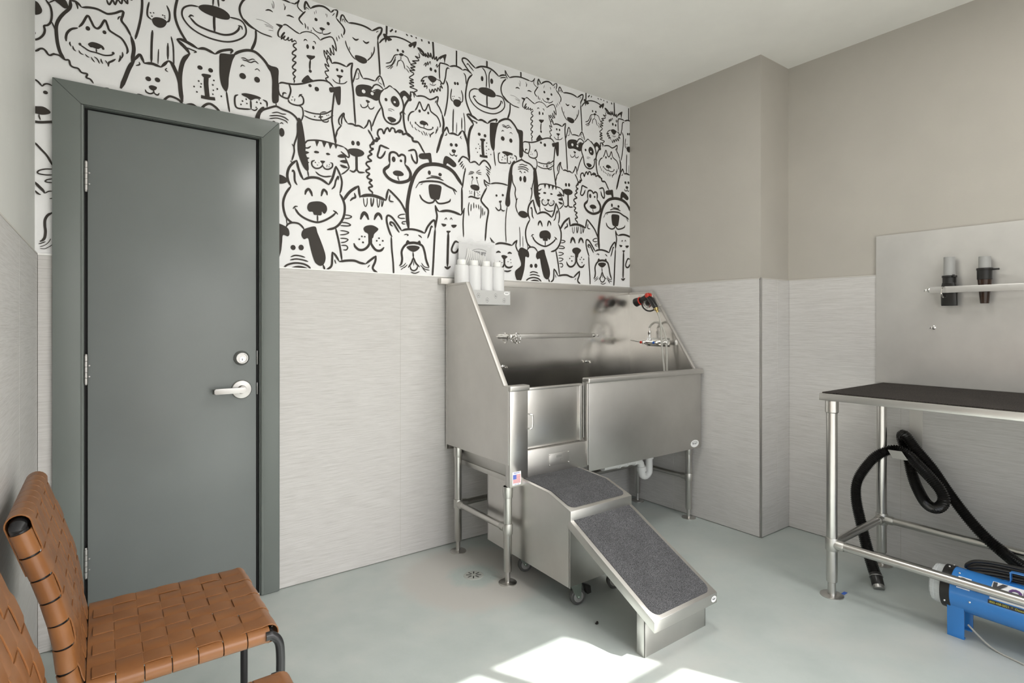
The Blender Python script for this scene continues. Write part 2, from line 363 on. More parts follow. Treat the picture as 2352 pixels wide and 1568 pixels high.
# wallpaper on the back wall, printed line drawing
m = MB(); m.box(XL, DL, -0.002, 0.0, ZT-0.03, H); m.box(DR, XC, -0.002, 0.0, ZT-0.03, H); m.box(DL, DR, -0.002, 0.0, DT, H)
paper = m.build('wallpaper', 'paper', wall_back, smooth=False)
WALL = '''s5.0;71,2690 95,2670 123,2655 151,2646 195,2643
s5.9;121,2657 122,2622 115,2590 101,2555
s5.6;165,2760 178,2767 189,2767 198,2763
s6.2;260,2766 273,2771 284,2770 295,2769
s1.7;197,2817 203,2802 202,2780
s1.7;192,2803 196,2793 198,2780
s2.2;247,2821 252,2805 250,2789
s2.2;257,2813 255,2804 253,2791
s1.3;123,2706 151,2708 178,2701 202,2691
s1.3;160,2693 180,2693 200,2687
s1.3;165,2687 184,2687 200,2682
s1.3;178,2671 193,2674 201,2674
s7.2;377,2838 366,2847 353,2865 346,2845 346,2822
s2.7;351,2824 354,2838 361,2834 368,2832
s7.4;376,2841 395,2856 418,2867 441,2870 462,2863 476,2853
s6.6;476,2853 492,2872
s6.2;492,2872 508,2873 508,2858 502,2834
s2.8;483,2838 491,2850 495,2856
s6.2;502,2834 514,2822 533,2806 545,2789 545,2774 540,2758
s5.8;350,2817 334,2796 320,2773 323,2761 339,2747
s4.1;346,2758 350,2746 350,2732
s4.1;361,2747 363,2730
s4.1;377,2734 378,2725
s4.3;528,2762 536,2743
s3.8;513,2748 521,2731
s3.8;504,2738 509,2716
s1.8;393,2831 395,2816
s1.8;401,2840 402,2823
s1.9;450,2839 450,2829
s1.9;456,2838 455,2821
e7.8,8.3;401,2793
e8.0,8.4;462,2792
f0.0;418,2756 429,2763 447,2760 443,2755 434,2747 425,2749
s3.2;432,2749 433,2735
s3.7;384,2749 397,2736 416,2731 433,2735
s4.2;433,2735 439,2731 460,2739 476,2752
f0.0;211,2710 222,2714 243,2713 235,2699 222,2704
s5.3;243,2715 258,2722 278,2714 304,2702 323,2697
s5.6;243,2713 230,2695 222,2675 223,2657 233,2652
s3.9;233,2652 242,2671 252,2683 240,2658 237,2646 254,2667 247,2649 258,2648 270,2665 267,2650 275,2651 287,2662 285,2647 300,2658 308,2647
s5.3;308,2647 295,2638 293,2627 306,2617 291,2601 288,2588 304,2584 291,2565 290,2556 304,2553 299,2543 288,2526 293,2517 304,2515 291,2497 293,2489 301,2482 294,2469 297,2461 295,2449
s3.7;323,2697 334,2708 357,2719 384,2720 406,2711 422,2696
s5.2;422,2696 443,2713 474,2729 490,2720 500,2694 504,2663
s4.2;504,2663 492,2678 483,2689 488,2667 491,2642 478,2655 471,2672 476,2636 464,2646 455,2655 455,2634 441,2651 444,2627 457,2607 460,2631 467,2621
s4.7;464,2618 455,2602 466,2576 446,2584 453,2566 464,2555 447,2546 453,2531 462,2522 449,2511 460,2501
s4.1;342,2668 346,2676 352,2678 359,2673
s4.1;386,2679 395,2680 400,2669
e6.7,11.5;360,2646
e5.9,9.2;388,2649
f0.0;354,2599 363,2605 384,2608 395,2610 395,2601 377,2585 368,2587
s6.8;374,2585 371,2560 371,2532
e7.7,7.8;373,2528
s6.2;526,2821 526,2840 531,2856 540,2858 552,2841 567,2829
s2.9;536,2825 536,2838 543,2838 550,2824
s7.4;567,2829 597,2836 636,2839 667,2836 695,2828
s7.7;695,2828 713,2841 734,2856 749,2857 744,2831 729,2806 726,2786
s3.0;718,2825 723,2833 731,2836
s7.6;726,2786 730,2737 735,2670 739,2601
s6.9;587,2761 602,2753 611,2755 621,2762
s7.0;644,2761 659,2753 669,2757 678,2765
s4.8;551,2733 555,2713 567,2690 584,2666 604,2650
s2.9;572,2708 574,2690
s5.0;707,2748 705,2720 690,2689 667,2661
s3.0;692,2714 690,2691
f0.0;601,2669 611,2675 634,2676 657,2672 666,2663 663,2649 644,2640 621,2643 604,2653
s8.0;464,2632 474,2611 481,2595
s7.2;481,2596 497,2604 523,2606 557,2599
s7.3;557,2599 572,2617 589,2629
s7.3;589,2629 582,2589 584,2541 592,2476 597,2405 604,2310
e6.2,7.6;508,2571
e6.8,8.1;533,2572
f0.0;504,2542 519,2547 537,2546 531,2538 523,2530 514,2534
s5.2;521,2532 520,2504
s3.8;483,2518 500,2505 521,2504 545,2511 560,2526
s5.9;589,2524 599,2560 611,2599 621,2604 631,2583 644,2562
s3.0;604,2547 621,2557 621,2580 614,2585
s6.0;644,2562 672,2567 698,2566 713,2566
s6.1;713,2566 726,2588 739,2599 752,2582 765,2546
s3.0;731,2565 729,2576 739,2589
s2.6;731,2565 742,2560 750,2557
f0.0;604,2498 614,2518 641,2530 677,2534 695,2528 691,2513 703,2507 723,2521 742,2518 734,2501 731,2471 713,2462 687,2468 657,2470 626,2463 609,2468
w10.1,9.7;647,2494
w8.8,8.3;694,2494
f0.0;659,2451 669,2455 683,2449 674,2440 667,2440
s4.5;671,2439 671,2427 657,2413 639,2410 630,2425
s4.5;671,2427 682,2412 698,2416 707,2428
s5.6;692,2518 705,2541 723,2550 742,2545 758,2532
s4.1;698,2509 723,2524 736,2524 752,2520
s7.4;760,2533 742,2513 734,2486 736,2462 752,2426 760,2388 776,2366 803,2357 830,2363 852,2383 860,2410 857,2427 871,2440 876,2469 868,2503 852,2529 830,2547 814,2553
s5.2;760,2533 779,2547 795,2561 814,2553
f0.0;854,2533 863,2547 882,2557 907,2543 924,2521 921,2509 907,2506 890,2526 876,2525 867,2510
f0.0;800,2487 808,2506 824,2513 843,2502 852,2479 843,2459 824,2457 808,2469
w6.5,6.0;822,2479
e8.5,9.0;773,2482
s2.1;784,2433 803,2438 822,2434
s2.1;784,2426 800,2427 808,2426
f0.0;781,2388 803,2395 830,2388 827,2375 808,2366 792,2372
s4.2;803,2367 803,2360
s6.1;744,2432 723,2395 705,2351 695,2320
s3.2;879,2437 887,2426
f0.0;755,2829 773,2835 784,2826 808,2815 787,2801 779,2806 771,2787 765,2807
s6.3;734,2773 750,2795 771,2814 792,2826 830,2837 874,2838 907,2832 927,2828
f0.0;904,2813 924,2832 952,2848 952,2828 938,2805 932,2819 918,2805
e6.5,7.6;841,2767
e7.2,8.1;872,2769
f0.0;847,2746 860,2757 876,2754 871,2745 857,2741
s3.2;860,2742 860,2719
s4.7;847,2745 824,2735 811,2711 797,2689 771,2677
s3.6;830,2731 819,2703 803,2676 771,2657
s3.1;830,2716 816,2687 792,2658 779,2653
s3.1;814,2674 797,2652
s4.2;860,2719 843,2707 836,2677
s4.2;860,2719 874,2708 885,2675
s4.3;876,2750 899,2743 910,2723 921,2713
s3.2;893,2698 913,2683 918,2669
s3.2;891,2682 910,2661
b8.8;777,2881 776,2833
b7.3;812,2872 796,2854
b6.3;832,2872 827,2860
b6.4;891,2870 901,2864
b6.5;918,2871 929,2867
b6.5;949,2871 955,2865
b7.1;985,2871 988,2859
b8.9;1030,2872 1033,2859
b9.5;1057,2877 1062,2802
b8.2;1212,2872 1212,2782
f0.0;958,2816 975,2819 998,2805 1010,2784 986,2796 972,2800
s5.6;972,2797 998,2781 992,2798 1012,2780 1010,2798 1027,2779 1024,2807 1039,2785 1042,2809 1054,2779 1062,2807 1068,2780 1080,2799 1083,2776 1098,2799 1104,2787
s4.9;969,2789 972,2763 946,2764 969,2747 929,2733 952,2727 918,2710 946,2705 918,2692 944,2686 913,2675 938,2664 910,2636 935,2630 913,2619 938,2615 910,2605 938,2597 913,2585 946,2581 958,2576 935,2560
f0.0;1098,2802 1116,2817 1144,2831 1139,2803 1132,2774 1129,2794 1122,2806 1107,2794
s3.3;998,2727 1012,2746 1010,2724 1024,2755 1024,2736 1039,2761 1042,2744
s3.4;1074,2742 1083,2758 1083,2739 1095,2758
e8.3,10.5;1044,2718
e7.8,9.0;1073,2716
f0.0;1024,2671 1051,2683 1080,2675 1074,2658 1057,2645 1039,2651
s4.9;1024,2672 998,2659 982,2634 1001,2644 989,2620 1010,2630 1001,2607 1018,2617 1018,2599
s5.1;1033,2605 1042,2584 1054,2607 1062,2591 1071,2614 1083,2602 1089,2624 1104,2609 1104,2636 1119,2629 1107,2650 1122,2654
s3.4;1054,2644 1057,2632
s2.8;1036,2635 1057,2629 1077,2640
s3.4;1080,2672 1107,2666 1119,2656
s6.2;1101,2675 1098,2727 1101,2765 1116,2772 1147,2773 1165,2768
s6.3;1165,2753 1153,2755 1144,2740 1138,2695 1125,2657 1110,2661 1101,2675
s6.2;224,2428 222,2403 228,2378 243,2369 265,2367 273,2380 280,2409 273,2434 265,2439
s6.4;224,2428 239,2437 265,2439 295,2443 334,2456 375,2477 411,2492 443,2499 467,2495 488,2477
s6.1;243,2373 245,2387 254,2391 260,2388
s5.8;267,2367 273,2351 291,2344 317,2345 337,2357 341,2376 334,2393 321,2396
s5.4;318,2386 323,2397 334,2404
e2.6,2.7;289,2380
e2.6,2.7;299,2371
e2.6,2.7;285,2364
e2.6,2.7;298,2364
e8.1,7.8;372,2456
e11.0,11.1;405,2447
f0.0;332,2463 339,2483 361,2505 375,2492 393,2483 372,2473 368,2480 361,2470
f0.0;466,2462 471,2472 492,2478 519,2489 526,2486 527,2460 526,2422 523,2398 512,2393 504,2407 497,2434 490,2451 474,2447
s7.1;492,2452 488,2404 483,2360 481,2308 488,2262 500,2189
s5.4;319,2344 334,2336 339,2305 330,2271
s5.1;343,2326 375,2322 411,2324 448,2334 485,2361
s5.1;343,2301 375,2292 411,2293 448,2303 488,2333
s4.7;425,2335 422,2314 429,2297 443,2291 460,2296 463,2306
s4.6;425,2334 439,2340 453,2343
s7.0;413,2308 436,2316
e3.6,3.7;395,2308
e2.8,2.8;455,2326
e2.8,2.8;464,2330
s5.8;531,2290 519,2297 516,2318 528,2342 543,2357 543,2340 550,2323 562,2309
s7.3;562,2307 587,2311 604,2306 624,2309 649,2300
s6.5;649,2300 667,2324 677,2350 687,2333 692,2295
s6.1;672,2300 687,2279 703,2247 706,2228
s5.7;531,2293 509,2262 500,2232
s5.7;540,2352 531,2323 531,2295
s7.3;687,2225 703,2243 723,2249 718,2263 736,2264 725,2286 731,2310 750,2316 760,2296 771,2320 784,2331 793,2314 805,2335 822,2333 827,2316 849,2332 868,2330 871,2315 890,2322 907,2313 931,2307 932,2289 963,2287
s5.1;1581,2802 1567,2824 1563,2849 1577,2830 1599,2812
s6.6;1595,2814 1635,2830 1679,2839 1723,2838 1757,2835
s4.1;1757,2835 1780,2838 1798,2862 1791,2841 1793,2823 1818,2807
s3.4;1776,2838 1790,2850
s7.0;1570,2799 1545,2772 1531,2734 1538,2699 1563,2670 1595,2655
s7.6;1166,2767 1203,2780 1235,2777 1254,2769
s5.9;1254,2769 1279,2778 1318,2764
s5.3;1260,2754 1270,2746 1276,2726 1278,2693
e7.5,9.2;1202,2678
e7.6,9.2;1220,2681
s5.2;1180,2642 1174,2607 1175,2581 1190,2569
s5.3;1244,2649 1254,2621 1253,2588 1242,2575
f0.0;1190,2571 1203,2585 1229,2588 1244,2578 1235,2554 1216,2544 1197,2551
e3.1,2.7;1185,2598
e3.1,2.7;1196,2601
e3.1,2.7;1190,2585
e3.2,2.7;1229,2602
e3.2,2.7;1236,2601
e3.2,2.7;1237,2593
s6.9;1142,2680 1154,2651 1154,2597 1145,2531 1131,2469
s7.1;1318,2764 1299,2775 1267,2805 1251,2828 1260,2842 1286,2841 1318,2819 1344,2804
s4.8;1283,2807 1289,2817 1305,2805 1331,2784
s8.0;1344,2805 1384,2826 1431,2833 1472,2825 1514,2801
s7.0;1514,2801 1542,2816 1567,2821
s5.1;1524,2793 1549,2803 1570,2806
s5.6;1391,2821 1411,2805 1423,2769 1421,2707
s5.6;1458,2824 1443,2797 1441,2757 1445,2710
e9.4,15.7;1391,2755
e11.0,16.4;1461,2757
f0.0;1364,2684 1384,2700 1424,2708 1465,2704 1489,2687 1485,2666 1452,2658 1404,2661 1374,2670
s8.0;1428,2697 1426,2640 1428,2590
s5.5;1364,2684 1331,2678 1305,2656 1302,2622 1325,2589 1364,2567 1418,2557 1479,2562 1528,2587 1556,2619 1556,2654 1535,2678 1489,2678
s6.6;1326,2625 1335,2636 1346,2635
s6.9;1331,2626 1358,2602 1398,2592 1428,2590 1465,2590 1500,2604 1524,2629 1531,2651
s5.1;1524,2651 1538,2650 1543,2637
s7.7;1322,2762 1296,2731 1283,2689 1274,2626 1283,2579 1305,2535 1322,2513
s6.5;1602,2653 1599,2600 1584,2554
b9.9;1426,2871 1426,2832
b9.2;1685,2873 1686,2838
s8.5;-561,2562 -560,2540 -565,2523 -581,2500 -594,2476 -603,2447 -603,2412 -599,2374 -591,2342 -577,2319
s4.7;-546,2560 -539,2545 -537,2532
s6.7;-560,2558 -546,2560 -536,2555 -525,2543
s6.7;-525,2543 -500,2551 -475,2553 -453,2547 -439,2545 -416,2556 -397,2570 -388,2570 -390,2554 -394,2532 -377,2509 -361,2477
s4.2;-407,2532 -403,2543 -397,2549
s10.2;-361,2477 -354,2447 -352,2419 -359,2371
s6.1;-534,2461 -522,2480 -506,2516 -495,2499 -486,2480 -475,2474 -464,2486 -450,2516 -442,2500 -435,2480 -416,2469 -394,2458 -379,2435 -373,2413 -377,2399
s6.2;-537,2457 -557,2446 -570,2427 -574,2408 -573,2393
e7.5,9.0;-505,2465
e6.6,7.7;-451,2466
f0.0;-505,2402 -493,2414 -475,2415 -457,2409 -451,2397 -457,2393 -462,2399 -471,2392 -480,2391 -490,2393 -497,2392
s4.0;-478,2392 -477,2376
s4.4;-530,2392 -518,2385 -500,2376 -477,2375 -453,2372 -431,2378 -420,2387
e4.6,5.8;-530,2394
e4.8,5.9;-422,2389
s4.3;-561,2395 -562,2387 -558,2377
s3.9;-553,2381 -550,2369 -543,2362
s3.6;-534,2369 -529,2359 -519,2355
s3.6;-514,2359 -507,2352 -500,2350
s3.6;-495,2353 -490,2344 -483,2335
s3.6;-485,2357 -475,2350 -467,2334
s4.1;-463,2355 -461,2345 -456,2336
s3.3;-448,2353 -445,2347 -442,2342
s5.7;-414,2367 -426,2355 -437,2345 -438,2330
s4.6;-391,2403 -390,2390 -394,2375
s5.8;-399,2387 -398,2374 -404,2358
s6.5;-286,2526 -289,2466 -290,2387
s3.5;-264,2452 -266,2387
s5.8;-230,2488 -230,2416
s4.5;-218,2520 -210,2475 -208,2393
s11.8;-397,2250 -384,2290 -367,2345 -350,2380
s8.1;-350,2380 -332,2409 -323,2395 -316,2377
s8.8;-316,2377 -289,2383 -269,2380 -255,2377
s8.8;-255,2377 -245,2390 -229,2412
s11.2;-229,2412 -216,2405 -202,2376 -189,2340 -181,2289
s4.3;-345,2359 -332,2367 -333,2378
s3.5;-233,2379 -239,2370 -229,2363
e10.3,9.9;-301,2315
e10.1,10.0;-268,2319
f0.0;-299,2283 -289,2291 -271,2288 -272,2278 -281,2270 -293,2272
s4.8;-283,2271 -281,2263 -293,2254 -307,2257 -312,2267
s4.8;-281,2263 -275,2256 -267,2255 -261,2264
s10.8;-147,2463 -162,2484 -189,2507 -197,2515
s10.1;-197,2515 -179,2518 -149,2510 -117,2497
s4.6;-160,2489 -140,2485 -123,2481 -132,2474
s9.4;-117,2496 -93,2504 -71,2500 -48,2492
s8.7;-48,2492 -21,2515 20,2531 15,2512
s12.6;-149,2464 -170,2433 -181,2391 -185,2341 -182,2289 -176,2246
e10.4,9.4;-108,2415
e9.8,10.0;-66,2414
f0.0;-102,2386 -93,2392 -66,2393 -68,2381 -82,2375 -95,2377
b15.9;-83,2382 -84,2347 -79,2294
b12.2;-104,2287 -75,2287 -48,2290
e3.5,4.0;-113,2354
e3.1,3.5;-103,2344
e3.5,4.0;-105,2330
e3.4,3.9;-131,2325
e3.5,3.9;-120,2304
e3.6,4.0;-53,2372
e3.6,4.0;-57,2351
e3.6,4.0;-39,2337
e3.1,3.5;-55,2327
e3.1,3.5;-57,2309
e3.6,4.0;-23,2308
f0.0;-30,2494 -19,2504 11,2509 34,2513 24,2484 15,2444 8,2401 6,2360 -1,2335 -12,2340 -24,2363 -30,2401 -31,2451
s9.5;27,2508 48,2529 85,2548 119,2550 148,2532 170,2509 190,2475
f0.0;170,2509 190,2504 222,2499 223,2446 225,2372 223,2342 210,2330 195,2336 194,2396 194,2439 185,2479
s6.2;212,2332 213,2319
s3.5;59,2505 74,2508 90,2503 107,2513 119,2513
s4.0;64,2498 83,2498 100,2495 119,2506 134,2498
s3.5;57,2463 64,2473 76,2470
s3.0;118,2465 129,2473 141,2465
e14.2,13.9;66,2423
e12.6,13.6;128,2422
f0.0;61,2340 81,2347 119,2347 143,2342 141,2335 119,2330 100,2319 83,2328 66,2333
s6.0;100,2321 102,2278
s5.9;47,2332 34,2321 33,2290 41,2271 66,2271 100,2277
s5.0;102,2278 119,2276 131,2289
s6.1;153,2334 170,2327 172,2304
e3.8,4.1;81,2319
e3.8,4.1;65,2307
e3.3,3.6;84,2300
e3.3,3.6;59,2290
e3.9,4.2;127,2316
e3.9,4.2;144,2315
e2.9,3.1;137,2330
e3.4,3.7;124,2291
s5.8;-2,2335 4,2288 11,2244
s7.7;836,2323 853,2322 869,2329 871,2314 898,2324 921,2311 935,2291 961,2290 978,2273 990,2254 1005,2235
s7.1;733,2277 727,2256 703,2248 701,2230 684,2220 688,2205 701,2203 680,2184 693,2174 674,2160 675,2148 691,2138 667,2127 663,2114 681,2097 663,2084 664,2074 680,2067 667,2050 675,2041 693,2036 679,2021 696,2004 676,1994 682,1982 696,1971 693,1958
s5.7;346,2161 358,2179 381,2187 418,2193 460,2192 504,2188 543,2183
s5.6;346,2161 348,2145 362,2145 376,2157
f0.0;398,2188 415,2189 409,2170 406,2161 402,2169
f0.0;432,2193 453,2194 446,2172 441,2163 437,2173
f0.0;464,2191 484,2190 477,2171 472,2161 468,2172
f0.0;494,2189 509,2187 505,2174 501,2167 496,2177
s5.9;543,2183 560,2170 570,2147 565,2134 543,2147 526,2158
f0.0;509,2131 528,2144 548,2142 552,2131 523,2125
f0.0;521,2107 538,2116 555,2116 559,2103 538,2101
f0.0;523,2090 548,2089 563,2080 543,2075 528,2081
f0.0;391,2131 399,2138 415,2136 413,2128 397,2126
f0.0;451,2134 460,2139 472,2134 468,2129 456,2127
f0.0;342,2124 353,2128 368,2123 351,2112 343,2114
f0.0;346,2099 355,2099 369,2096 353,2084 345,2088
f0.0;351,2075 358,2079 368,2073 355,2068
f0.0;423,2093 446,2094 436,2080 427,2084
s5.6;395,2090 381,2080 382,2062 397,2051 418,2055 433,2070 433,2080
s5.8;433,2070 446,2056 465,2057 482,2071 483,2088 472,2091
e2.8,2.8;398,2080
e1.9,1.9;415,2081
e2.3,2.4;408,2068
e2.4,2.4;456,2075
e2.4,2.4;468,2081
e2.4,2.4;455,2068
e2.4,2.4;466,2069
s5.7;399,2034 418,2020 446,2016 479,2024
s5.4;548,2133 565,2097 568,2078 548,2055 528,2040
s6.8;487,2257 499,2216 501,2192
s5.3;509,2252 501,2231 499,2218
s6.2;672,2295 693,2269 703,2243
e9.1,12.3;590,2213
e9.7,12.3;618,2216
f0.0;563,2170 578,2182 613,2188 641,2182 651,2169 638,2154 608,2145 580,2151
b11.0;609,2149 610,2080
s7.0;572,2069 593,2064 610,2078 623,2067 654,2070
s7.8;792,2220 765,2225 741,2228 733,2201 725,2169 741,2162 759,2181 770,2205
s8.3;903,2230 944,2240 958,2195 952,2170 932,2185 921,2215
s8.6;795,2141 792,2171 797,2198 817,2207 836,2202 847,2191 864,2202 883,2197 886,2177 883,2151
s12.8;883,2151 903,2133 918,2104 909,2071 875,2053 836,2047 792,2059 765,2085 765,2105 786,2124 795,2141
e11.0,15.4;817,2168
e7.3,7.8;860,2167
f0.0;813,2098 830,2109 858,2110 876,2098 869,2086 836,2081 819,2086
s4.8;844,2082 843,2069 850,2057
s15.7;906,1799 899,1856 898,1924 906,1982 921,2047 949,2114 990,2158 1038,2178 1092,2185 1148,2179 1192,2158 1227,2120 1250,2090
f0.0;967,2212 978,2228 1014,2237 1041,2242 1047,2221 1050,2187 1035,2184 1026,2204 996,2199 976,2201
f0.0;1123,2194 1129,2230 1145,2244 1179,2233 1208,2211 1208,2194 1189,2187 1160,2200 1148,2201 1139,2183
e9.6,12.8;1034,2130
e11.1,9.8;1103,2130
s4.6;1041,2113 1074,2115 1111,2112
s5.8;1014,2093 1050,2105 1092,2106 1126,2099
s8.1;967,2064 1014,2078 1062,2085 1111,2085 1154,2070 1192,2059 1214,2046
s3.3;996,2074 967,2059 949,2030
s2.8;993,2063 978,2053
s4.1;1154,2070 1186,2058 1205,2028
f0.0;1032,2061 1062,2068 1098,2068 1112,2059 1108,2026 1098,1989 1080,1983 1050,1983 1038,1995 1031,2026
s7.4;973,1998 990,1972 1026,1958 1056,1965 1071,1980 1092,1964 1129,1969 1164,1984 1172,2000
s9.0;281,1944 268,1969 264,2001 273,2034 290,2058 308,2075
s8.7;308,2075 315,2041 328,2006 340,1985
s7.2;286,2014 290,2023 297,2011 299,1974 310,1954
s9.4;340,1985 371,2000 404,2004 432,1997 465,1978
s9.1;465,1978 484,2016 501,2079
s7.3;501,2079 521,2041 532,2004 528,1965 521,1942
s6.3;479,1957 494,1975 501,2005 513,2028 513,2009
s8.8;521,1940 535,1918 547,1880 543,1831 523,1790 494,1763 456,1750
s8.0;281,1944 259,1909 246,1870 246,1834 257,1794 277,1773 295,1766
s9.3;348,1912 353,1931 365,1942 376,1929 383,1909
s8.5;427,1915 434,1942 441,1950 453,1940 457,1924
f0.0;358,1850 367,1874 395,1885 427,1887 451,1873 456,1850 446,1830 437,1831 430,1838 427,1820 404,1818 390,1819 385,1832 367,1832
s5.6;408,1821 409,1785
s7.5;299,1840 321,1811 358,1791 404,1782 441,1794 479,1819 501,1841
s5.4;290,1836 301,1848 313,1850
s6.8;487,1851 504,1841 511,1833
s6.8;257,1742 268,1759 290,1768 317,1766 335,1752 344,1739
f0.0;330,1714 337,1736 358,1749 397,1760 408,1731 427,1685 446,1630 448,1597 437,1572 418,1566 397,1581 383,1616 371,1662 362,1698 344,1692 334,1701
s9.5;436,1572 446,1544
s5.8;451,1547 475,1565
e12.0,12.4;291,1647
e12.6,13.9;329,1650
s5.5;279,1600 299,1609 321,1609 348,1603
s5.5;277,1585 304,1592 335,1590 363,1583
s6.9;244,1542 264,1561 299,1572 335,1571 362,1561 378,1543
f0.0;270,1539 295,1555 321,1560 349,1555 371,1540 321,1533
s7.8;499,1764 511,1717 523,1660 532,1602
s10.9;540,1906 553,1930 578,1962 621,1995
s9.5;621,1995 623,1969 628,1935
s8.0;575,1911 588,1925 603,1934 598,1955
s12.3;628,1940 664,1952 701,1955 738,1949 773,1939
s8.9;773,1939 778,1970 786,2002
s8.6;786,2002 819,1976 858,1940 886,1896 898,1872
s6.3;795,1972 793,1941 817,1937
s3.6;646,1936 651,1903 659,1892 667,1910 667,1939
s5.6;688,1942 689,1913 693,1898 701,1919 703,1944
s3.6;722,1945 725,1907 730,1897 737,1919 738,1944
s4.2;749,1938 749,1903 757,1927 759,1940
s4.5;545,1835 568,1835 583,1830 568,1820 543,1816
s4.9;528,1795 558,1795 577,1787 563,1780 523,1778
s4.4;523,1752 548,1752 568,1746 548,1735 521,1730
s4.4;523,1713 548,1714 564,1709 548,1696 526,1691
s4.9;528,1677 553,1678 562,1668 555,1656 538,1655
s4.8;886,1878 858,1872 843,1859 858,1852 885,1855
s4.9;892,1839 869,1833 869,1824 886,1823
s12.7;631,1821 641,1847 651,1858 664,1848 675,1824
s11.9;706,1827 717,1853 730,1862 743,1851 750,1832
f0.0;647,1776 662,1791 696,1797 725,1786 727,1774 706,1752 698,1729 675,1726 672,1749 654,1759
b17.4;684,1747 684,1702
s9.6;595,1694 603,1676 623,1662 649,1665 672,1684 684,1712
s9.8;684,1712 696,1688 717,1667 743,1667 762,1686
e4.6,4.5;638,1733
e4.1,4.0;654,1733
e5.1,4.9;624,1717
e5.7,5.5;644,1702
e4.8,4.5;733,1732
e4.8,4.5;720,1717
e5.4,5.1;754,1720
e4.8,4.5;738,1697
s8.4;864,1785 841,1814 808,1851 784,1859 776,1842 781,1807 797,1763 808,1746
s8.0;811,1803 797,1814 800,1825 817,1819 836,1792 850,1773
s8.8;864,1785 892,1795 932,1799 973,1794 1005,1784
s9.1;1005,1784 1026,1827 1062,1864 1071,1843 1071,1816
s7.4;1023,1758 1035,1791 1047,1827 1056,1822
s7.4;803,1746 806,1682 814,1606 817,1542
s9.1;1071,1816 1065,1729 1059,1621 1053,1540
s4.4;878,1763 892,1768 903,1765 895,1759
s5.6;964,1771 978,1764 987,1756
f0.0;889,1717 899,1737 915,1723
f0.0;956,1725 973,1741 980,1723
s11.0;889,1716 921,1723 944,1725 980,1721
s9.2;906,1719 881,1703 864,1671 867,1630 861,1603 850,1592
s9.5;958,1723 990,1712 1005,1676 1014,1634 1032,1593
f0.0;893,1697 912,1707 949,1710 973,1703 961,1686 935,1674 909,1682
s7.2;932,1673 935,1640
s7.1;935,1645 923,1613 903,1585
s7.2;935,1645 949,1614 973,1592
s6.1;915,1594 921,1576 938,1570 955,1580 962,1599
s3.3;937,1624 937,1598
s3.8;889,1610 875,1594 853,1585
s3.8;898,1601 878,1581
s3.2;883,1589 858,1570
s3.9;984,1616 1002,1596 1032,1590
s3.9;978,1603 1005,1583 1035,1578
s3.4;990,1588 1014,1565
s4.4;918,1562 944,1556 973,1567
s8.6;1071,1951 1077,1919 1083,1887 1074,1838 1071,1816
s7.5;1071,1951 1086,1925 1101,1916
s10.6;1101,1918 1148,1928 1192,1926 1243,1914
s3.5;1132,1874 1143,1886 1148,1874
s3.5;1168,1878 1176,1890 1184,1878
f0.0;1112,1850 1142,1849 1139,1839 1126,1834 1116,1841
f0.0;1178,1849 1211,1853 1208,1841 1192,1833 1181,1839
f0.0;1144,1811 1173,1813 1160,1799 1154,1798
s11.7;1157,1803 1154,1709 1151,1605
s11.7;1132,1604 1151,1596 1172,1608
s8.8;1227,1751 1205,1755 1189,1734 1179,1706 1189,1690 1211,1694 1227,1718
s8.2;451,1547 477,1567 482,1604 482,1640
s8.2;482,1640 499,1624 518,1594
s4.8;494,1602 501,1581
s9.0;518,1593 558,1601 598,1603 628,1594 659,1590
s8.7;659,1590 685,1612 717,1637
s8.7;717,1637 711,1604 698,1568 730,1542
s4.1;669,1572 682,1587
s9.3;1248,2077 1249,2007 1248,1932
f0.0;1671,1746 1693,1759 1741,1742 1752,1714 1744,1699 1722,1703 1718,1670 1711,1617 1685,1546 1656,1545 1638,1602 1685,1645 1674,1691 1663,1719
s3.9;1674,1889 1678,1831 1678,1761
s3.3;1700,1833 1702,1757
s3.3;1737,1783 1741,1757
s7.0;1241,1912 1257,1938 1267,1958
s6.4;1264,1958 1257,1879 1260,1787
s7.0;1308,2231 1289,2252 1260,2260 1245,2252 1223,2222
s5.8;1223,2220 1241,2241
s5.8;1232,2207 1254,2232
s5.8;1241,2195 1257,2219
s5.3;1254,2186 1264,2210
s5.3;1267,2183 1274,2198
s7.2;1308,2233 1337,2244 1353,2238 1370,2227
s8.0;1370,2227 1390,2253 1410,2263 1433,2252 1450,2232 1453,2216
s5.5;1416,2232 1450,2210
s5.5;1420,2213 1450,2196
s4.9;1426,2198 1446,2181
s6.7;1420,2188 1440,2164 1446,2134
s7.0;1274,2190 1264,2155 1257,2111 1251,2072
s3.0;1295,2169 1318,2175 1331,2174
s3.0;1302,2180 1324,2182 1334,2177
s3.0;1293,2160 1311,2167 1326,2170
s3.0;1347,2180 1363,2193 1376,2201
s3.0;1350,2176 1370,2184 1386,2186
s3.0;1360,2173 1373,2175 1386,2173
e5.8,6.0;1321,2148
e6.5,6.1;1353,2150
s2.4;1329,2144 1318,2123 1318,2104
s2.4;1350,2144 1358,2126 1367,2100
f0.0;1307,2094 1321,2104 1347,2107 1370,2098 1367,2078 1347,2072 1318,2079
s6.0;1337,2071 1336,2032
s7.2;1292,2024 1311,2032 1337,2030 1357,2027 1375,2032
e3.2,2.7;1302,2063
e3.2,2.7;1316,2062
e3.2,2.7;1305,2052
e3.2,2.7;1315,2053
e3.3,2.8;1355,2064
e3.3,2.8;1372,2068
e3.3,2.8;1361,2055
e3.3,2.8;1373,2051
e3.3,2.8;1361,2043
s4.7;1299,1997 1293,1959 1297,1915
s4.7;1313,1988 1311,1944
s4.8;1331,1999 1332,1963
s4.8;1347,1990 1350,1968
s4.8;1363,1992 1369,1962
s4.8;1380,1986 1383,1947 1378,1908
s4.9;1393,1976 1396,1927
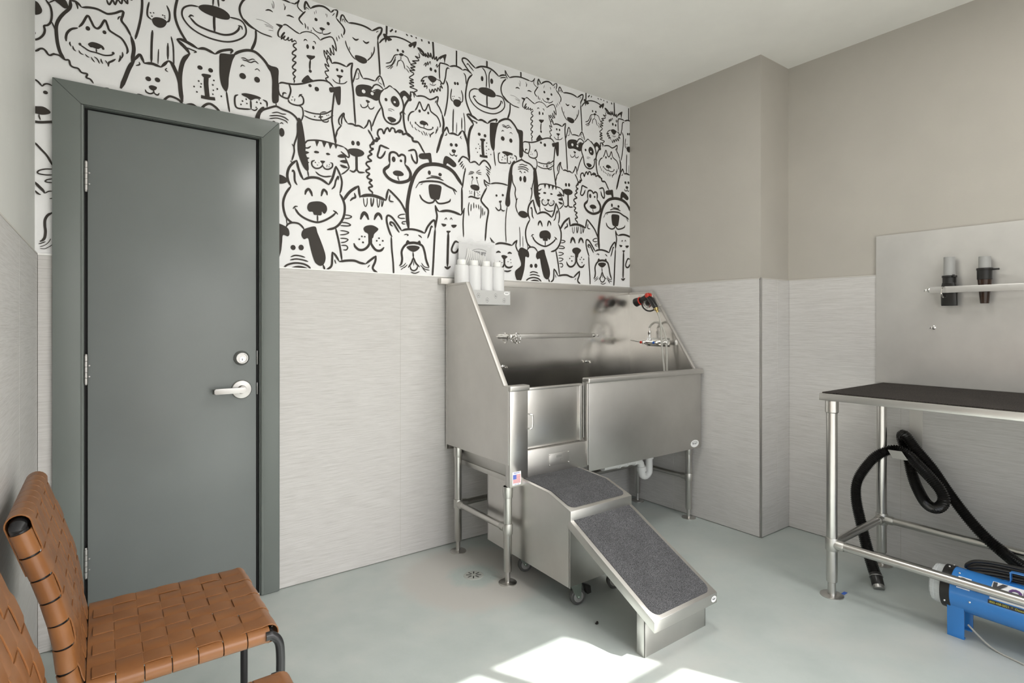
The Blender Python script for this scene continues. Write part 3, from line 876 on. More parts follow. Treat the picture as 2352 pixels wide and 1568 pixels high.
s4.9;1410,1956 1406,1931
s6.7;1426,2103 1410,2123 1404,2147
s6.1;1404,2147 1430,2131 1453,2128
s3.1;1416,2121 1443,2114
s6.9;1453,2129 1491,2139 1539,2142 1581,2138
s8.5;1424,2100 1400,2060 1383,2019 1410,1989 1436,1962 1423,1885 1413,1778
e7.6,7.3;1496,2063
e7.7,7.4;1544,2072
f0.0;1515,2032 1535,2036 1528,2021 1518,2023
s6.3;1525,2024 1528,1987 1511,1973 1487,1991
s6.3;1528,1987 1542,1975 1560,1978
s7.2;1616,2263 1631,2285 1660,2302 1685,2315 1696,2316 1718,2309 1756,2301 1782,2284 1793,2262
f0.0;1624,2296 1638,2298 1620,2258 1616,2211 1613,2164 1599,2088 1601,2030 1592,2009 1577,2005 1563,2020 1567,2060 1581,2131 1588,2201 1602,2260
s5.8;1616,2211 1620,2165 1642,2128 1638,2093 1649,2054 1645,2013 1660,1974
s4.5;1660,2070 1649,2051
s6.0;1789,2262 1789,2203 1774,2147 1774,2112 1763,2069
s4.0;1763,2151 1774,2135
s4.0;1756,2068 1767,2057
f0.0;1789,2277 1807,2277 1820,2219 1828,2155 1828,2119 1839,2085 1843,2037 1831,2033 1812,2057 1793,2108 1789,2155 1792,2209
s5.4;1838,2034 1843,2004
s4.0;1671,2280 1696,2289 1718,2286 1737,2289
s4.6;1660,2264 1696,2273 1726,2272 1748,2261
s4.0;1660,2251 1696,2261 1733,2256 1744,2246
s3.9;1671,2238 1682,2242 1693,2230
s4.0;1707,2237 1717,2243 1723,2237
e9.5,16.3;1682,2194
e12.6,21.1;1716,2197
f0.0;1662,1969 1678,1988 1711,1992 1737,1980 1741,1963 1718,1950 1689,1951
s5.1;1577,2005 1567,1935 1565,1855 1570,1781
f0.0;1448,1801 1463,1789 1482,1772 1473,1770 1460,1774
s8.9;1487,1762 1518,1772 1560,1773 1616,1766
s8.4;1616,1766 1634,1786 1656,1803
s7.1;1656,1803 1645,1770 1652,1747 1667,1725
s10.6;1494,1712 1511,1719 1528,1715
s10.9;1581,1713 1595,1719 1613,1715
f0.0;1533,1695 1553,1701 1580,1693 1567,1681 1558,1674 1549,1675
b10.7;1556,1677 1556,1646
s8.8;1532,1624 1546,1628 1556,1651
s8.9;1556,1651 1567,1632 1588,1625 1609,1630 1620,1638
s7.6;1553,1603 1581,1601 1609,1609
e3.5,2.8;1521,1660
e3.5,2.8;1537,1654
e3.5,2.8;1528,1646
e3.6,2.9;1604,1676
e3.5,2.9;1584,1662
e3.6,2.9;1606,1657
F0.0;-679,2516 -672,2521 -659,2517 -649,2501 -646,2488 -651,2476 -662,2468 -672,2467 -679,2470
W5.1,7.9;-675,2495
T5.5;-636,2536 -622,2515 -617,2486 -620,2456 -629,2439 -640,2432 -638,2416 -642,2398 -653,2381 -666,2371 -677,2372
T1.5;-679,2450 -672,2448
F0.0;-677,2405 -670,2405 -665,2398 -667,2390 -677,2384
T3.5;-618,2457 -609,2434 -603,2416
T4.0;-677,2342 -668,2328 -659,2331 -651,2340 -640,2341 -633,2335 -627,2324 -620,2325 -611,2333 -603,2330
T4.9;-673,2220 -659,2212 -646,2196
T4.5;-646,2196 -638,2207 -627,2210 -616,2206
E7.4,6.8;-636,2175
E4.3,10.1;-671,2174
F0.0;-673,2111 -659,2116 -642,2118 -627,2110 -621,2101 -627,2093 -646,2086 -664,2087 -673,2088
T3.5;-655,2086 -655,2078 -651,2065
B8.4;-674,2055 -651,2056 -616,2065
T5.5;-670,1977 -651,1954 -631,1929 -615,1895
T3.9;-615,1881 -638,1877 -655,1869 -660,1860 -653,1856 -633,1855 -615,1858
T3.5;-615,1843 -631,1837 -637,1830 -629,1827 -615,1828
T7.4;-670,1825 -657,1809 -644,1794 -638,1783
T3.5;-638,1783 -627,1792 -615,1795
T5.4;-668,1791 -659,1780 -650,1776
T4.0;-624,1764 -615,1767
T6.5;-614,1712 -629,1699 -637,1681 -638,1659 -636,1636 -638,1613 -644,1601 -653,1595
T3.0;-657,1585 -646,1590 -636,1596
T2.0;-653,1574 -638,1582 -627,1594 -620,1609
T2.0;-653,1568 -638,1568 -625,1577 -615,1586
T5.1;-677,2340 -666,2328 -651,2341 -640,2341 -625,2323 -611,2331 -594,2330 -577,2319 -565,2320 -560,2302 -550,2296 -536,2295 -525,2282 -507,2281 -510,2266 -497,2262 -487,2248
F0.0;-610,2545 -579,2556 -569,2542 -567,2527 -579,2521 -594,2531
T3.8;-626,2527 -615,2537 -606,2545'''
PER = 1478.0
ink = MB(); eyes = MB()
cx0, cx1, cz0, cz1 = XL+0.0015, XC-0.001, ZT-0.004, H-0.0005
def clip(poly):
    for ax, lim, sg in ((0, cx0, 1), (0, cx1, -1), (1, cz0, 1), (1, cz1, -1)):
        out = []
        for i in range(len(poly)):
            a, b = poly[i-1], poly[i]; da = (a[ax]-lim)*sg; db = (b[ax]-lim)*sg
            if (da >= 0) != (db >= 0):
                t = da/(da-db); out.append((a[0]+(b[0]-a[0])*t, a[1]+(b[1]-a[1])*t))
            if db >= 0: out.append(b)
        poly = out
        if len(poly) < 3: return None
    return poly
def put(mb, poly, y, once=False):
    for k in ((0,) if once else (-2, -1, 0, 1, 2)):
        q = [(p[0]+k*PER/1000, p[1]) for p in poly]
        if max(p[0] for p in q) < cx0 or min(p[0] for p in q) > cx1: continue
        if max(p[1] for p in q) < DT and min(p[0] for p in q) > DL-0.03 and max(p[0] for p in q) < DR+0.03: continue
        if not once and k != 0 and sum(p[0] for p in q)/len(q) < -0.45: continue
        q = clip(q)
        if q: mb.add([(p[0], y, p[1]) for p in q], [tuple(range(len(q)))])
for si, ln in enumerate(WALL.split('\n')):
    yb = -0.0030-si*3e-6
    k = ln[0]; once = k in 'FWTEB'; k = {'F': 'f', 'W': 'w', 'T': 's', 'E': 'e', 'B': 'b'}.get(k, k); hd, body = ln[1:].split(';')
    P = [tuple(float(a)/1000 for a in q.split(',')) for q in body.split(' ')]
    if k in 'ew':
        rx, ry = [float(a)/1000 for a in hd.split(',')]; c = P[0]
        put(ink if k == 'e' else eyes, [(c[0]+rx*cos(2*pi*i/16), c[1]+ry*sin(2*pi*i/16)) for i in range(16)], yb if k == 'e' else -0.0052, once)
    elif k == 'f':
        Q = [(p.x, p.y) for p in cr([(a, b, 0) for a, b in P], 4, True)]
        for t in tessellate_polygon([[Vector((a, b, 0)) for a, b in Q]]): put(ink, [Q[i] for i in t], yb, once)
    else:
        W = float(hd)/2000*(1.32 if k == 's' else 1.2)
        Q = cr([(a, b, 0) for a, b in P], 5) if len(P) > 2 else [Vector((*P[0], 0)), Vector((*P[1], 0))]
        if len(Q) == 2 and k == 's': Q = [Q[0].lerp(Q[1], t/4) for t in range(5)]
        L = [0]
        for i in range(1, len(Q)): L.append(L[-1]+(Q[i]-Q[i-1]).length)
        E = []
        for i, q in enumerate(Q):
            t = (Q[min(i+1, len(Q)-1)]-Q[max(i-1, 0)]).normalized(); n = Vector((-t.y, t.x, 0))
            e = min(L[i], L[-1]-L[i]); wd = W
            if k == 's': wd *= 0.42+0.58*min(1, e/max(3.0*W, 1e-5))
            E.append(((q+n*wd), (q-n*wd)))
        for qi, ((a, b), (c, d)) in enumerate(zip(E, E[1:])):
            put(ink, [(a.x, a.y), (c.x, c.y), (d.x, d.y), (b.x, b.y)], yb-(qi % 3)*1e-6, once)
ink.build('wallpaper_print', 'ink', paper, smooth=False)
eyes.build('printed_eye_highlights', 'paper', paper, smooth=False)

# tiles: 0.6 m wide panels with open joints, grout bed behind
def tile_run(parent, axis, fixed, cuts, z0, z1, out, th=0.008):
    """axis 'x' (wall plane y=fixed) or 'y' (plane x=fixed); out = direction of the room"""
    for a, b in zip(cuts, cuts[1:]):
        lo, hi = min(a, b)+0.0008, max(a, b)-0.0008
        if axis == 'x': mb = MB().box(lo, hi, fixed, fixed+out*th, z0, z1)
        else: mb = MB().box(fixed, fixed+out*th, lo, hi, z0, z1)
        mb.build('tile', 'tile', parent, bev=0.0008, smooth=False, seg=1)
    for c in cuts[1:-1]:
        if axis == 'x': mb = MB().box(c-0.0012, c+0.0012, fixed, fixed+out*th*0.86, z0, z1)
        else: mb = MB().box(fixed, fixed+out*th*0.86, c-0.0012, c+0.0012, z0, z1)
        mb.build('grout_joint', 'grout', parent, smooth=False)
zt = ZT-0.006
tile_run(wall_back, 'x', 0.0, [XL+0.008, -0.612], 0.004, zt, -1)
tile_run(wall_back, 'x', 0.0, [0.226, 0.854, 1.478, 2.08, XC-0.002], 0.004, zt, -1)
tile_run(pil, 'y', XC, [-0.002, -0.406, YB+0.004], 0.004, zt, -1)
tile_run(pil, 'x', YB, [XC-0.008, 2.879, XW-0.002], 0.004, zt, -1)
tile_run(wall_right, 'y', XW, [YB-0.008, -1.645, -2.26, -2.87, YF+0.04], 0.004, zt, -1)
tile_run(wall_left, 'y', XL, [-0.008, -0.60, -1.20, -1.80, -2.40, -3.00, YF+0.04], 0.004, zt, 1)
m = MB(); m.box(0.222, XC, -0.010, 0, zt, ZT); m.box(XL, -0.612, -0.010, 0, zt, ZT)
structure(m.build('trim_1', 'white', smooth=False))
m = MB(); m.box(XC-0.009, XC, YB-0.008, 0, zt, ZT-0.001); m.box(XC-0.009, XW, YB-0.009, YB, zt, ZT-0.001)
m.box(XW-0.009, XW, YF+0.04, YB-0.009, zt, ZT-0.001)
structure(m.build('trim_2', 'grout', smooth=False))
structure(MB().box(XL, XL+0.009, YF+0.04, -0.011, zt, ZT-0.001).build('trim_3', 'grout', smooth=False))
structure(MB().box(XC-0.0095, XC-0.002, YB-0.0095, YB-0.002, 0.002, ZT).build('trim_4', 'nickel', bev=0.001))

# ------------------------------------------------------------------ door in the back wall
door = frame_struct('door_1', (-0.19, 0, 0))
fx0, fx1, ix0, ix1, fz, iz, yf = -0.6153, 0.2228, -0.527, 0.150, 2.2345, 2.151, -0.0235
def casing(poly, nm):
    return MB().prism(poly, 'y', yf, 0.0).build(nm, 'framepaint', door, bev=0.002)
casing([(fx0, 0.003), (ix0, 0.003), (ix0, iz), (fx0, fz)], 'jamb_casing')
casing([(ix1, 0.003), (fx1, 0.003), (fx1, fz), (ix1, iz)], 'jamb_casing')
casing([(fx0+0.0006, fz), (ix0+0.0006, iz), (ix1-0.0006, iz), (fx1-0.0006, fz)], 'head_casing')
m = MB()
m.tube([(ix0+0.003, yf+0.004, 0.004), (ix0+0.003, yf+0.004, iz-0.003), (ix1-0.003, yf+0.004, iz-0.003), (ix1-0.003, yf+0.004, 0.004)], 0.006, 8)
m.build('casing_bead', 'framepaint', door)
m = MB(); m.box(DL, -0.517, -0.012, 0.10, 0.003, DT); m.box(0.137, DR, -0.012, 0.10, 0.003, DT); m.box(-0.517, 0.137, -0.012, 0.10, 2.146, DT)
m.build('jamb_lining', 'framepaint', door, smooth=False)
m = MB(); m.box(-0.517, -0.4985, 0.012, 0.05, 0.003, 2.146); m.box(0.1175, 0.137, 0.012, 0.05, 0.003, 2.146); m.box(-0.4985, 0.1175, 0.012, 0.05, 2.131, 2.146)
m.build('gasket', 'black', door, smooth=False)
MB().box(-0.506, 0.123, -0.006, 0.045, 0.034, 2.137).build('door_leaf', 'doorpaint', door, bev=0.002)
MB().box(-0.516, 0.136, -0.02, 0.06, 0.0, 0.017).build('threshold', 'nickel', door, bev=0.003)
MB().box(-0.503, 0.120, 0.002, 0.04, 0.017, 0.034).build('door_sweep', 'white', door, smooth=False)
for z0 in (1.811, 1.036, 0.260):
    m = MB(); L = 0.113
    for i in range(5): m.cyl((-0.5115, -0.013, z0+i*L/5+0.0006), (-0.5115, -0.013, z0+(i+1)*L/5-0.0006), 0.0075, n=14)
    m.ball((-0.5115, -0.013, z0+L+0.001), 0.006, 10); m.ball((-0.5115, -0.013, z0-0.001), 0.006, 10)
    h = m.build('hinge', 'nickel', door)
    m = MB(); m.cyl((-0.500, -0.010, z0+0.072), (-0.500, -0.004, z0+0.072), 0.003, n=8); m.cyl((-0.500, -0.010, z0+0.028), (-0.500, -0.004, z0+0.028), 0.003, n=8)
    m.build('hinge_screw', 'nickel', h)
c = (0.060, -0.006, 1.118)
db = MB().lathe(c, (0, -1, 0), [(0, 0.0335), (0.004, 0.0335), (0.019, 0.026), (0.021, 0.0245), (0.021, 0.021), (0.017, 0.020), (0.017, 0.0)], 32).build('deadbolt', 'nickel', door)
k = MB().lathe((0.060, -0.023, 1.113), (0, -1, 0), [(0, 0.012), (0.003, 0.0115), (0.004, 0.0)], 20).build('key_cylinder', 'chrome', db)
MB().box(0.0585, 0.0615, -0.0285, -0.0262, 1.107, 1.117).build('keyhole', 'black', db, smooth=False)
lev = MB().lathe((0.060, -0.006, 0.973), (0, -1, 0), [(0, 0.043), (0.006, 0.043), (0.009, 0.040), (0.012, 0.020), (0.030, 0.0165), (0.030, 0.0)], 36).build('lever_rose', 'nickel', door)
m = MB(); P = []
for i in range(13):
    a = pi/2-pi*i/12; P.append((0.060+0.0135*cos(a), 0.973+0.0125*sin(a)))
P += [(-0.035, 0.9605), (-0.052, 0.960), (-0.058, 0.966), (-0.058, 0.979), (-0.052, 0.985), (-0.035, 0.9855)]
m.prism(P, 'y', -0.052, -0.036)
m.build('lever', 'nickel', lev, bev=0.0035, seg=3)
m = MB(); m.prism([(-0.030, -0.050), (-0.058, -0.050), (-0.063, -0.044), (-0.063, -0.026), (-0.060, -0.022), (-0.055, -0.026), (-0.050, -0.038), (-0.030, -0.038)], 'z', 0.962, 0.983)
m.build('lever_return', 'darksteel', lev, bev=0.002)
MB().box(0.126, 0.1305, -0.004, 0.004, 0.945, 1.000).build('strike_plate', 'darksteel', door, bev=0.001)
MB().box(0.126, 0.1305, -0.004, 0.004, 1.085, 1.150).build('strike_plate', 'darksteel', door, bev=0.001)
# ------------------------------------------------------------------ stainless dog bath
bath = thing('dog_bath', (1.9, -0.34, 0), 'large stainless steel walk-through dog bath on tubular legs in the corner under the animal wallpaper', 'bath')
X0, X1, YBK, YFR, TOP, RIM, BOT = 1.127, 2.668, -0.040, -0.640, 1.500, 0.970, 0.588
# back panel with folded top lip
MB().box(X0, X1, YBK, YBK+0.012, 0.56, TOP).build('back_panel', 'steel_b', bath, smooth=False)
m = MB(); m.box(1.086, X1+0.01, YBK-0.006, -0.010, TOP, TOP+0.034); m.build('back_lip', 'rim', bath, bev=0.003)
# side panels
side = [(YBK, TOP), (-0.252, TOP), (-0.602, RIM), (-0.632, RIM), (-0.632, BOT), (YBK, BOT)]
MB().prism(side, 'x', X0, X0+0.006).build('side_panel', 'steel_v', bath, smooth=False)
MB().prism(side, 'x', X1-0.006, X1).build('side_panel', 'steel_r', bath, smooth=False)
def edge_strip(xa, xb, nm):
    m = MB(); P = [(YBK, TOP+0.002), (-0.252, TOP+0.002), (-0.606, RIM+0.002)]
    t = 0.014
    Q = [(YBK, TOP+0.002-t), (-0.247, TOP+0.002-t), (-0.594, RIM+0.002-t*0.4)]
    poly = P+Q[::-1]
    m.prism(poly, 'x', xa, xb); return m.build(nm, 'rim', bath, bev=0.0025)
edge_strip(X0-0.004, X0+0.022, 'side_rim'); edge_strip(X1-0.016, X1+0.006, 'side_rim')
# front: left post, door, threshold panel, right apron
MB().box(1.134, 1.246, -0.640, -0.60, 0.476, 0.955).build('front_post', 'steel_v', bath, bev=0.004)
MB().box(1.128, 1.249, -0.652, -0.60, 0.946, 0.973).build('post_cap', 'steel', bath, bev=0.005, seg=3)
m = MB(); m.box(1.664, 2.668, -0.640, -0.628, 0.474, 0.966); m.box(1.652, 1.666, -0.640, -0.60, 0.51, 0.966)
m.build('front_apron', 'steel', bath, bev=0.003)
m = MB(); m.box(1.650, 2.680, -0.654, -0.60, 0.952, 0.982); m.build('apron_cap', 'steel', bath, bev=0.007, seg=3)
MB().box(1.246, 1.664, -0.634, -0.60, 0.502, 0.641).build('threshold_panel', 'steel', bath, bev=0.003)
m = MB(); m.box(1.385, 1.523, -0.6365, -0.632, 0.545, 0.606)
for x in (1.389, 1.519):
    for z in (0.549, 0.602): m.lathe((x, -0.634, z), (0, -1, 0), [(0, 0.004), (0.005, 0.003), (0.0055, 0)], 10)
rp = m.build('rating_plate', 'steel', bath, bev=0.0008)
MB().box(1.435, 1.470, -0.6372, -0.6363, 0.583, 0.595).build('engraving', 'cast', rp, smooth=False)
MB().box(1.462, 1.484, -0.6372, -0.6363, 0.565, 0.577).build('engraving', 'cast', rp, smooth=False)
m = MB(); m.box(1.248, 1.634, -0.612, -0.600, 0.646, 0.945); m.box(1.248, 1.634, -0.620, -0.596, 0.940, 0.953); m.box(1.615, 1.634, -0.620, -0.600, 0.646, 0.945)
dr = m.build('bath_door', 'steel_v', bath, bev=0.0025)
MB().tube(cr([(1.252, -0.612, 0.826), (1.252, -0.640, 0.826), (1.265, -0.648, 0.822), (1.268, -0.650, 0.790), (1.265, -0.648, 0.758), (1.252, -0.640, 0.754), (1.252, -0.612, 0.754)], 4), 0.0045, 10).build('pull_handle', 'chrome', dr)
MB().cyl((1.643, -0.618, 0.66), (1.643, -0.618, 0.94), 0.006, n=12).build('door_hinge', 'darksteel', dr)
# basin floor and under-skirt
MB().box(X0+0.006, X1-0.006, -0.60, YBK, 0.600, 0.606).build('basin_floor', 'steel_b', bath, smooth=False)
MB().box(1.668, X1-0.007, -0.627, -0.622, 0.606, 0.952).build('added_apron_mirror', 'steel_b', bath, smooth=False)  # unseen mirror sheet added behind the apron so basin reflections turn darker
m = MB(); m.rings([[(1.165, -0.60, 0.586), (2.64, -0.60, 0.586), (2.64, -0.075, 0.586), (1.165, -0.075, 0.586)], [(1.19, -0.592, 0.500), (2.60, -0.592, 0.476), (2.60, -0.10, 0.476), (1.19, -0.10, 0.500)]])
m.build('basin_underside', 'steel', bath, bev=0.006)
m = MB(); m.box(1.185, 1.200, -0.59, -0.10, 0.478, 0.504); m.box(1.150, 1.235, -0.60, -0.575, 0.462, 0.476); m.build('under_bracket', 'steel', bath, bev=0.001)
# legs with collars, adjustable feet
LX, LXR, LYF, LYB, ZR = 1.150, 2.648, -0.600, -0.125, 0.267
for x, y, zt_ in ((LX, LYF, 0.4755), (LX, LYB, 0.585), (LXR, LYF+0.04, 0.473), (LXR, LYB, 0.585)):
    m = MB(); m.lathe((x, y, 0), (0, 0, 1), [(0.058, 0.0185), (0.062, 0.0205), (zt_, 0.0205)], 24)
    lg = m.build('leg', 'tube', bath)
    MB().lathe((x, y, 0), (0, 0, 1), [(0.0, 0.045), (0.004, 0.045), (0.006, 0.042), (0.007, 0.016), (0.009, 0.0125), (0.060, 0.0125)], 28).build('adjustable_foot', 'tube', lg)
    MB().lathe((x, y, 0), (0, 0, 1), [(ZR-0.026, 0.0235), (ZR-0.024, 0.0245), (ZR+0.024, 0.0245), (ZR+0.026, 0.0235)], 24).build('collar', 'cast', lg)
    MB().lathe((x, y, 0), (0, 0, 1), [(zt_-0.055, 0.023), (zt_-0.05, 0.0245), (zt_, 0.0245)], 24).build('leg_socket', 'tube', lg)
def rail(p, q, parent, r=0.0165):
    p, q = Vector(p), Vector(q); d = (q-p).normalized()
    o = MB().cyl(p+d*0.02, q-d*0.02, r, n=20).build('cross_rail', 'tube', parent)
    for a, s in ((p, 1), (q, -1)):
        MB().tube([a+d*s*0.016, a+d*s*0.050, a+d*s*0.056], [r+0.0045, r+0.0045, r+0.002], 18).build('rail_fitting', 'cast', o)
    return o
rail((LX, LYF, ZR), (LX, LYB, ZR), bath); rail((LX, LYB, ZR), (LXR, LYB, ZR), bath); rail((LXR, LYF+0.04, ZR), (LXR, LYB, ZR), bath)
# leash bar, eye bolts
def eyebolt(c, d, parent, R=0.011, nm='eye_bolt'):
    c = Vector(c); d = Vector(d).normalized(); m = MB()
    m.cyl(c, c+d*0.022, 0.0035, n=10); m.lathe(c, d, [(0, 0.010), (0.003, 0.010), (0.005, 0.006)], 16)
    m.torus(c+d*(0.022+R), (0.6, 0.0, 0.8) if abs(d.y) > 0.5 else (0, 0.6, 0.8), R, 0.003, 18, 8)
    return m.build(nm, 'chrome', parent)
m = MB(); m.box(1.53, 2.235, -0.100, -0.094, 1.182, 1.210)
bar = m.build('leash_bar', 'steel', bath, bev=0.001)
for x in (1.515, 2.235):
    MB().lathe((x+0.01, YBK, 1.196), (0, -1, 0), [(0, 0.013), (0.052, 0.013), (0.056, 0.010), (0.060, 0.006)], 18).build('bar_post', 'chrome', bar)
eyebolt((1.545, -0.098, 1.196), (0, -1, 0), bar, 0.012, 'bar_eye'); eyebolt((2.235, -0.098, 1.196), (0, -1, 0), bar, 0.010, 'bar_eye')
MB().torus((1.580, -0.100, 1.185), (1, 0.25, 0), 0.030, 0.0032, 24, 8).build('leash_ring', 'chrome', bar)
MB().torus((1.560, -0.098, 1.178), (0.8, 0.6, 0.2), 0.018, 0.003, 20, 8).build('leash_ring', 'chrome', bar)
eyebolt((1.520, YBK, 1.012), (0, -1, 0), bath, 0.011); eyebolt((2.225, YBK, 1.014), (0, -1, 0), bath, 0.010)
# mixer tap on the right side panel
FX = X1-0.006
tap = MB().box(FX-0.004, FX, -0.40, -0.20, 1.115, 1.175).build('tap_plate', 'steel', bath, bev=0.002)
tb = MB()
tb.cyl((FX-0.045, -0.205, 1.145), (FX-0.045, -0.385, 1.145), 0.017, n=20)
for y in (-0.225, -0.365): tb.lathe((FX, y, 1.145), (-1, 0, 0), [(0, 0.026), (0.005, 0.026), (0.008, 0.017), (0.06, 0.017)], 20)
tb.lathe((FX-0.045, -0.260, 1.145), (0, 0, 1), [(0, 0.012), (0.030, 0.012), (0.034, 0.010), (0.060, 0.010), (0.063, 0.012), (0.078, 0.012), (0.080, 0.007), (0.100, 0.007)], 18)
tbo = tb.build('tap_body', 'chrome', bath)
for y, mc in ((-0.225, 'red'), (-0.335, 'bluecap')):
    kn = MB().lathe((FX-0.060, y, 1.145), (-1, 0.15, 0), [(0, 0.014), (0.012, 0.014), (0.016, 0.011), (0.03, 0.010), (0.032, 0)], 18).build('tap_handle', 'chrome', tbo)
    MB().lathe((FX-0.088, y+0.003, 1.145), (-1, 0.15, 0), [(0, 0.0095), (0.006, 0.009), (0.008, 0.006), (0.009, 0)], 16).build('handle_button', mc, tbo)
MB().tube([(FX-0.085, -0.222, 1.146), (FX-0.100, -0.190, 1.152), (FX-0.115, -0.150, 1.158)], [0.004, 0.004, 0.003], 8).build('tap_lever', 'chrome', tbo)
MB().lathe((FX-0.045, -0.385, 1.145), (0, -1, 0), [(0, 0.017), (0.004, 0.019), (0.018, 0.019), (0.02, 0.021), (0.036, 0.021), (0.04, 0.015)], 20).build('tap_union', 'chrome', tbo)
# white waste pipe with trap
m = MB(); px, py = 2.470, -0.36
m.tube(cr([(px+0.022, py, 0.48), (px+0.022, py, 0.40), (px+0.022, py, 0.300), (px+0.014, py, 0.276), (px-0.012, py, 0.262), (px-0.040, py, 0.270), (px-0.052, py, 0.295), (px-0.056, py, 0.330), (px-0.072, py, 0.364), (px-0.105, py, 0.378), (px-0.16, py, 0.380), (px-0.42, py, 0.380)], 5), 0.0235, 18)
pv = m.build('waste_pipe', 'white', bath)
for a, b, r in (((px+0.022, py, 0.372), (px+0.022, py, 0.402), 0.030), ((px-0.050, py, 0.300), (px-0.054, py, 0.332), 0.031), ((px-0.115, py, 0.379), (px-0.137, py, 0.379), 0.030), ((px-0.20, py, 0.380), (px-0.215, py, 0.380), 0.029), ((px-0.27, py, 0.380), (px-0.285, py, 0.380), 0.029)):
    MB().cyl(a, b, r, n=14).build('slip_nut', 'white', pv, bev=0.002)
# stickers
fz0 = (1.1745, -0.6406, 0.520)
fs = MB().box(1.148, 1.201, -0.6412, -0.640, 0.487, 0.552).build('flag_sticker', 'label', bath, smooth=False)
m = MB()
for i in range(7): m.box(1.152, 1.197, -0.6418, -0.6411, 0.4985+i*0.0060, 0.5015+i*0.0060)
m.build('flag_stripes', 'flagred', fs, smooth=False)
MB().box(1.152, 1.172, -0.6424, -0.6412, 0.5165, 0.5385).build('flag_canton', 'flagblue', fs, smooth=False)
text('flag_lettering', 'MADE IN', 0.0085, 'flagblue', (1.1745, -0.6420, 0.5465), (1, 0, 0), (0, 0, 1), fs)
text('flag_lettering', 'U. S. A.', 0.0085, 'flagblue', (1.1745, -0.6420, 0.4920), (1, 0, 0), (0, 0, 1), fs)
logo_oval((2.600, -0.6405, 0.507), (1, 0, 0), (0, 0, 1), 0.042, 0.023, bath)

# spray gun on the right panel with hose to the tap
gun = thing('spray_gun', (2.62, -0.26, 1.42), 'black and red pistol spray gun hung inside the bath, its grey hose hanging below', 'sprayer')
gx = 2.600
def G(y, z): return (gx, y, z)
m = MB(); m.tube([G(-0.175, 1.432), G(-0.215, 1.447), G(-0.262, 1.466)], [0.017, 0.018, 0.017], 16)
m.tube(cr([G(-0.255, 1.464), G(-0.285, 1.440), G(-0.318, 1.400), G(-0.332, 1.377)], 3), [0.016, 0.018, 0.019, 0.020, 0.020, 0.019, 0.019, 0.0185, 0.017, 0.015], 16)
m.build('gun_body', 'blackplastic', gun)
m = MB(); m.lathe((gx, -0.190, 1.436), Vector((0, 1, -0.32)), [(0, 0.022), (0.004, 0.026), (0.014, 0.027), (0.018, 0.029), (0.040, 0.031), (0.044, 0.028), (0.044, 0.018), (0.038, 0.0)], 24)
m.build('spray_head', 'blackplastic', gun)
MB().torus((gx, -0.196, 1.434), (0, 1, -0.32), 0.0265, 0.0045, 22, 8).build('head_ring', 'red', gun)
m = MB(); m.lathe((gx+0.02, -0.262, 1.470), (-1, 0, 0), [(0, 0.017), (0.036, 0.017), (0.040, 0.013)], 20); m.tube([G(-0.262, 1.484), G(-0.278, 1.478), G(-0.285, 1.462)], 0.006, 8)
m.build('flow_knob', 'red', gun)
MB().tube(cr([G(-0.205, 1.430), G(-0.215, 1.392), G(-0.245, 1.368), G(-0.285, 1.362), G(-0.318, 1.372)], 5), 0.0055, 10).build('trigger_guard', 'blackplastic', gun)
MB().tube(cr([G(-0.228, 1.440), G(-0.222, 1.410), G(-0.240, 1.388), G(-0.270, 1.386), G(-0.285, 1.404), G(-0.280, 1.428)], 5), 0.0035, 8).build('trigger', 'chrome', gun)
MB().lathe((gx, -0.330, 1.381), Vector((0, -0.42, -0.9)), [(0, 0.016), (0.006, 0.016), (0.008, 0.013), (0.016, 0.013), (0.018, 0.0085), (0.034, 0.008)], 14).build('hose_coupling', 'brass', gun)
MB().tube(cr([G(-0.345, 1.352), G(-0.362, 1.310), G(-0.372, 1.25), (gx, -0.378, 1.15), (gx-0.005, -0.392, 1.05), (gx-0.01, -0.408, 0.95), (gx-0.02, -0.412, 0.80), (gx-0.02, -0.430, 0.66), (gx-0.03, -0.445, 0.62), (gx-0.02, -0.46, 0.66), (gx-0.005, -0.44, 0.80), (gx+0.0, -0.424, 0.95), (gx+0.004, -0.416, 1.10), (gx+0.006, -0.405, 1.19), (gx+0.008, -0.372, 1.262), (gx+0.010, -0.325, 1.284), (gx+0.014, -0.285, 1.272), (FX-0.045, -0.262, 1.250), (FX-0.045, -0.260, 1.243)], 6), 0.0068, 10).build('hose', 'hosegrey', gun)
MB().tube([(gx+0.018, -0.315, 1.405), (gx+0.05, -0.33, 1.40), (FX, -0.335, 1.402)], 0.005, 8).build('wall_hook', 'chrome', gun)

# ------------------------------------------------------------------ bottle rack with four bottles, bag with leaflet
rack = thing('bottle_rack', (1.31, -0.10, 1.39), 'satin steel bottle rack with paw print cut-outs hooked on the bath back', 'rack')
m = MB(); m.box(1.138, 1.500, -0.142, -0.1405, 1.388, 1.468); m.box(1.138, 1.500, -0.142, -0.0415, 1.386, 1.388); m.box(1.138, 1.500, -0.043, -0.0415, 1.386, 1.535)
m.box(1.138, 1.500, -0.0415, -0.008, 1.5345, 1.536)
m.build('rack_tray', 'rack', rack, smooth=False)
def paw(cx_, cz_, parent):
    m = MB()
    for k in range(9):
        a = 2*pi*k/9; m.lathe((cx_+0.010*cos(a), -0.1419, cz_+0.013*sin(a)), (0, -1, 0), [(0, 0.0016), (0.0004, 0.0016)], 8)
    for dx, dz in ((-0.003, -0.002), (0.003, -0.003), (0.0, 0.003)): m.lathe((cx_+dx, -0.1419, cz_+dz), (0, -1, 0), [(0, 0.002), (0.0004, 0.002)], 8)
    m.build('paw_cutout', 'txt', parent)
for x, z in ((1.455, 1.412), (1.395, 1.437), (1.335, 1.412), (1.275, 1.437)): paw(x, z, rack)
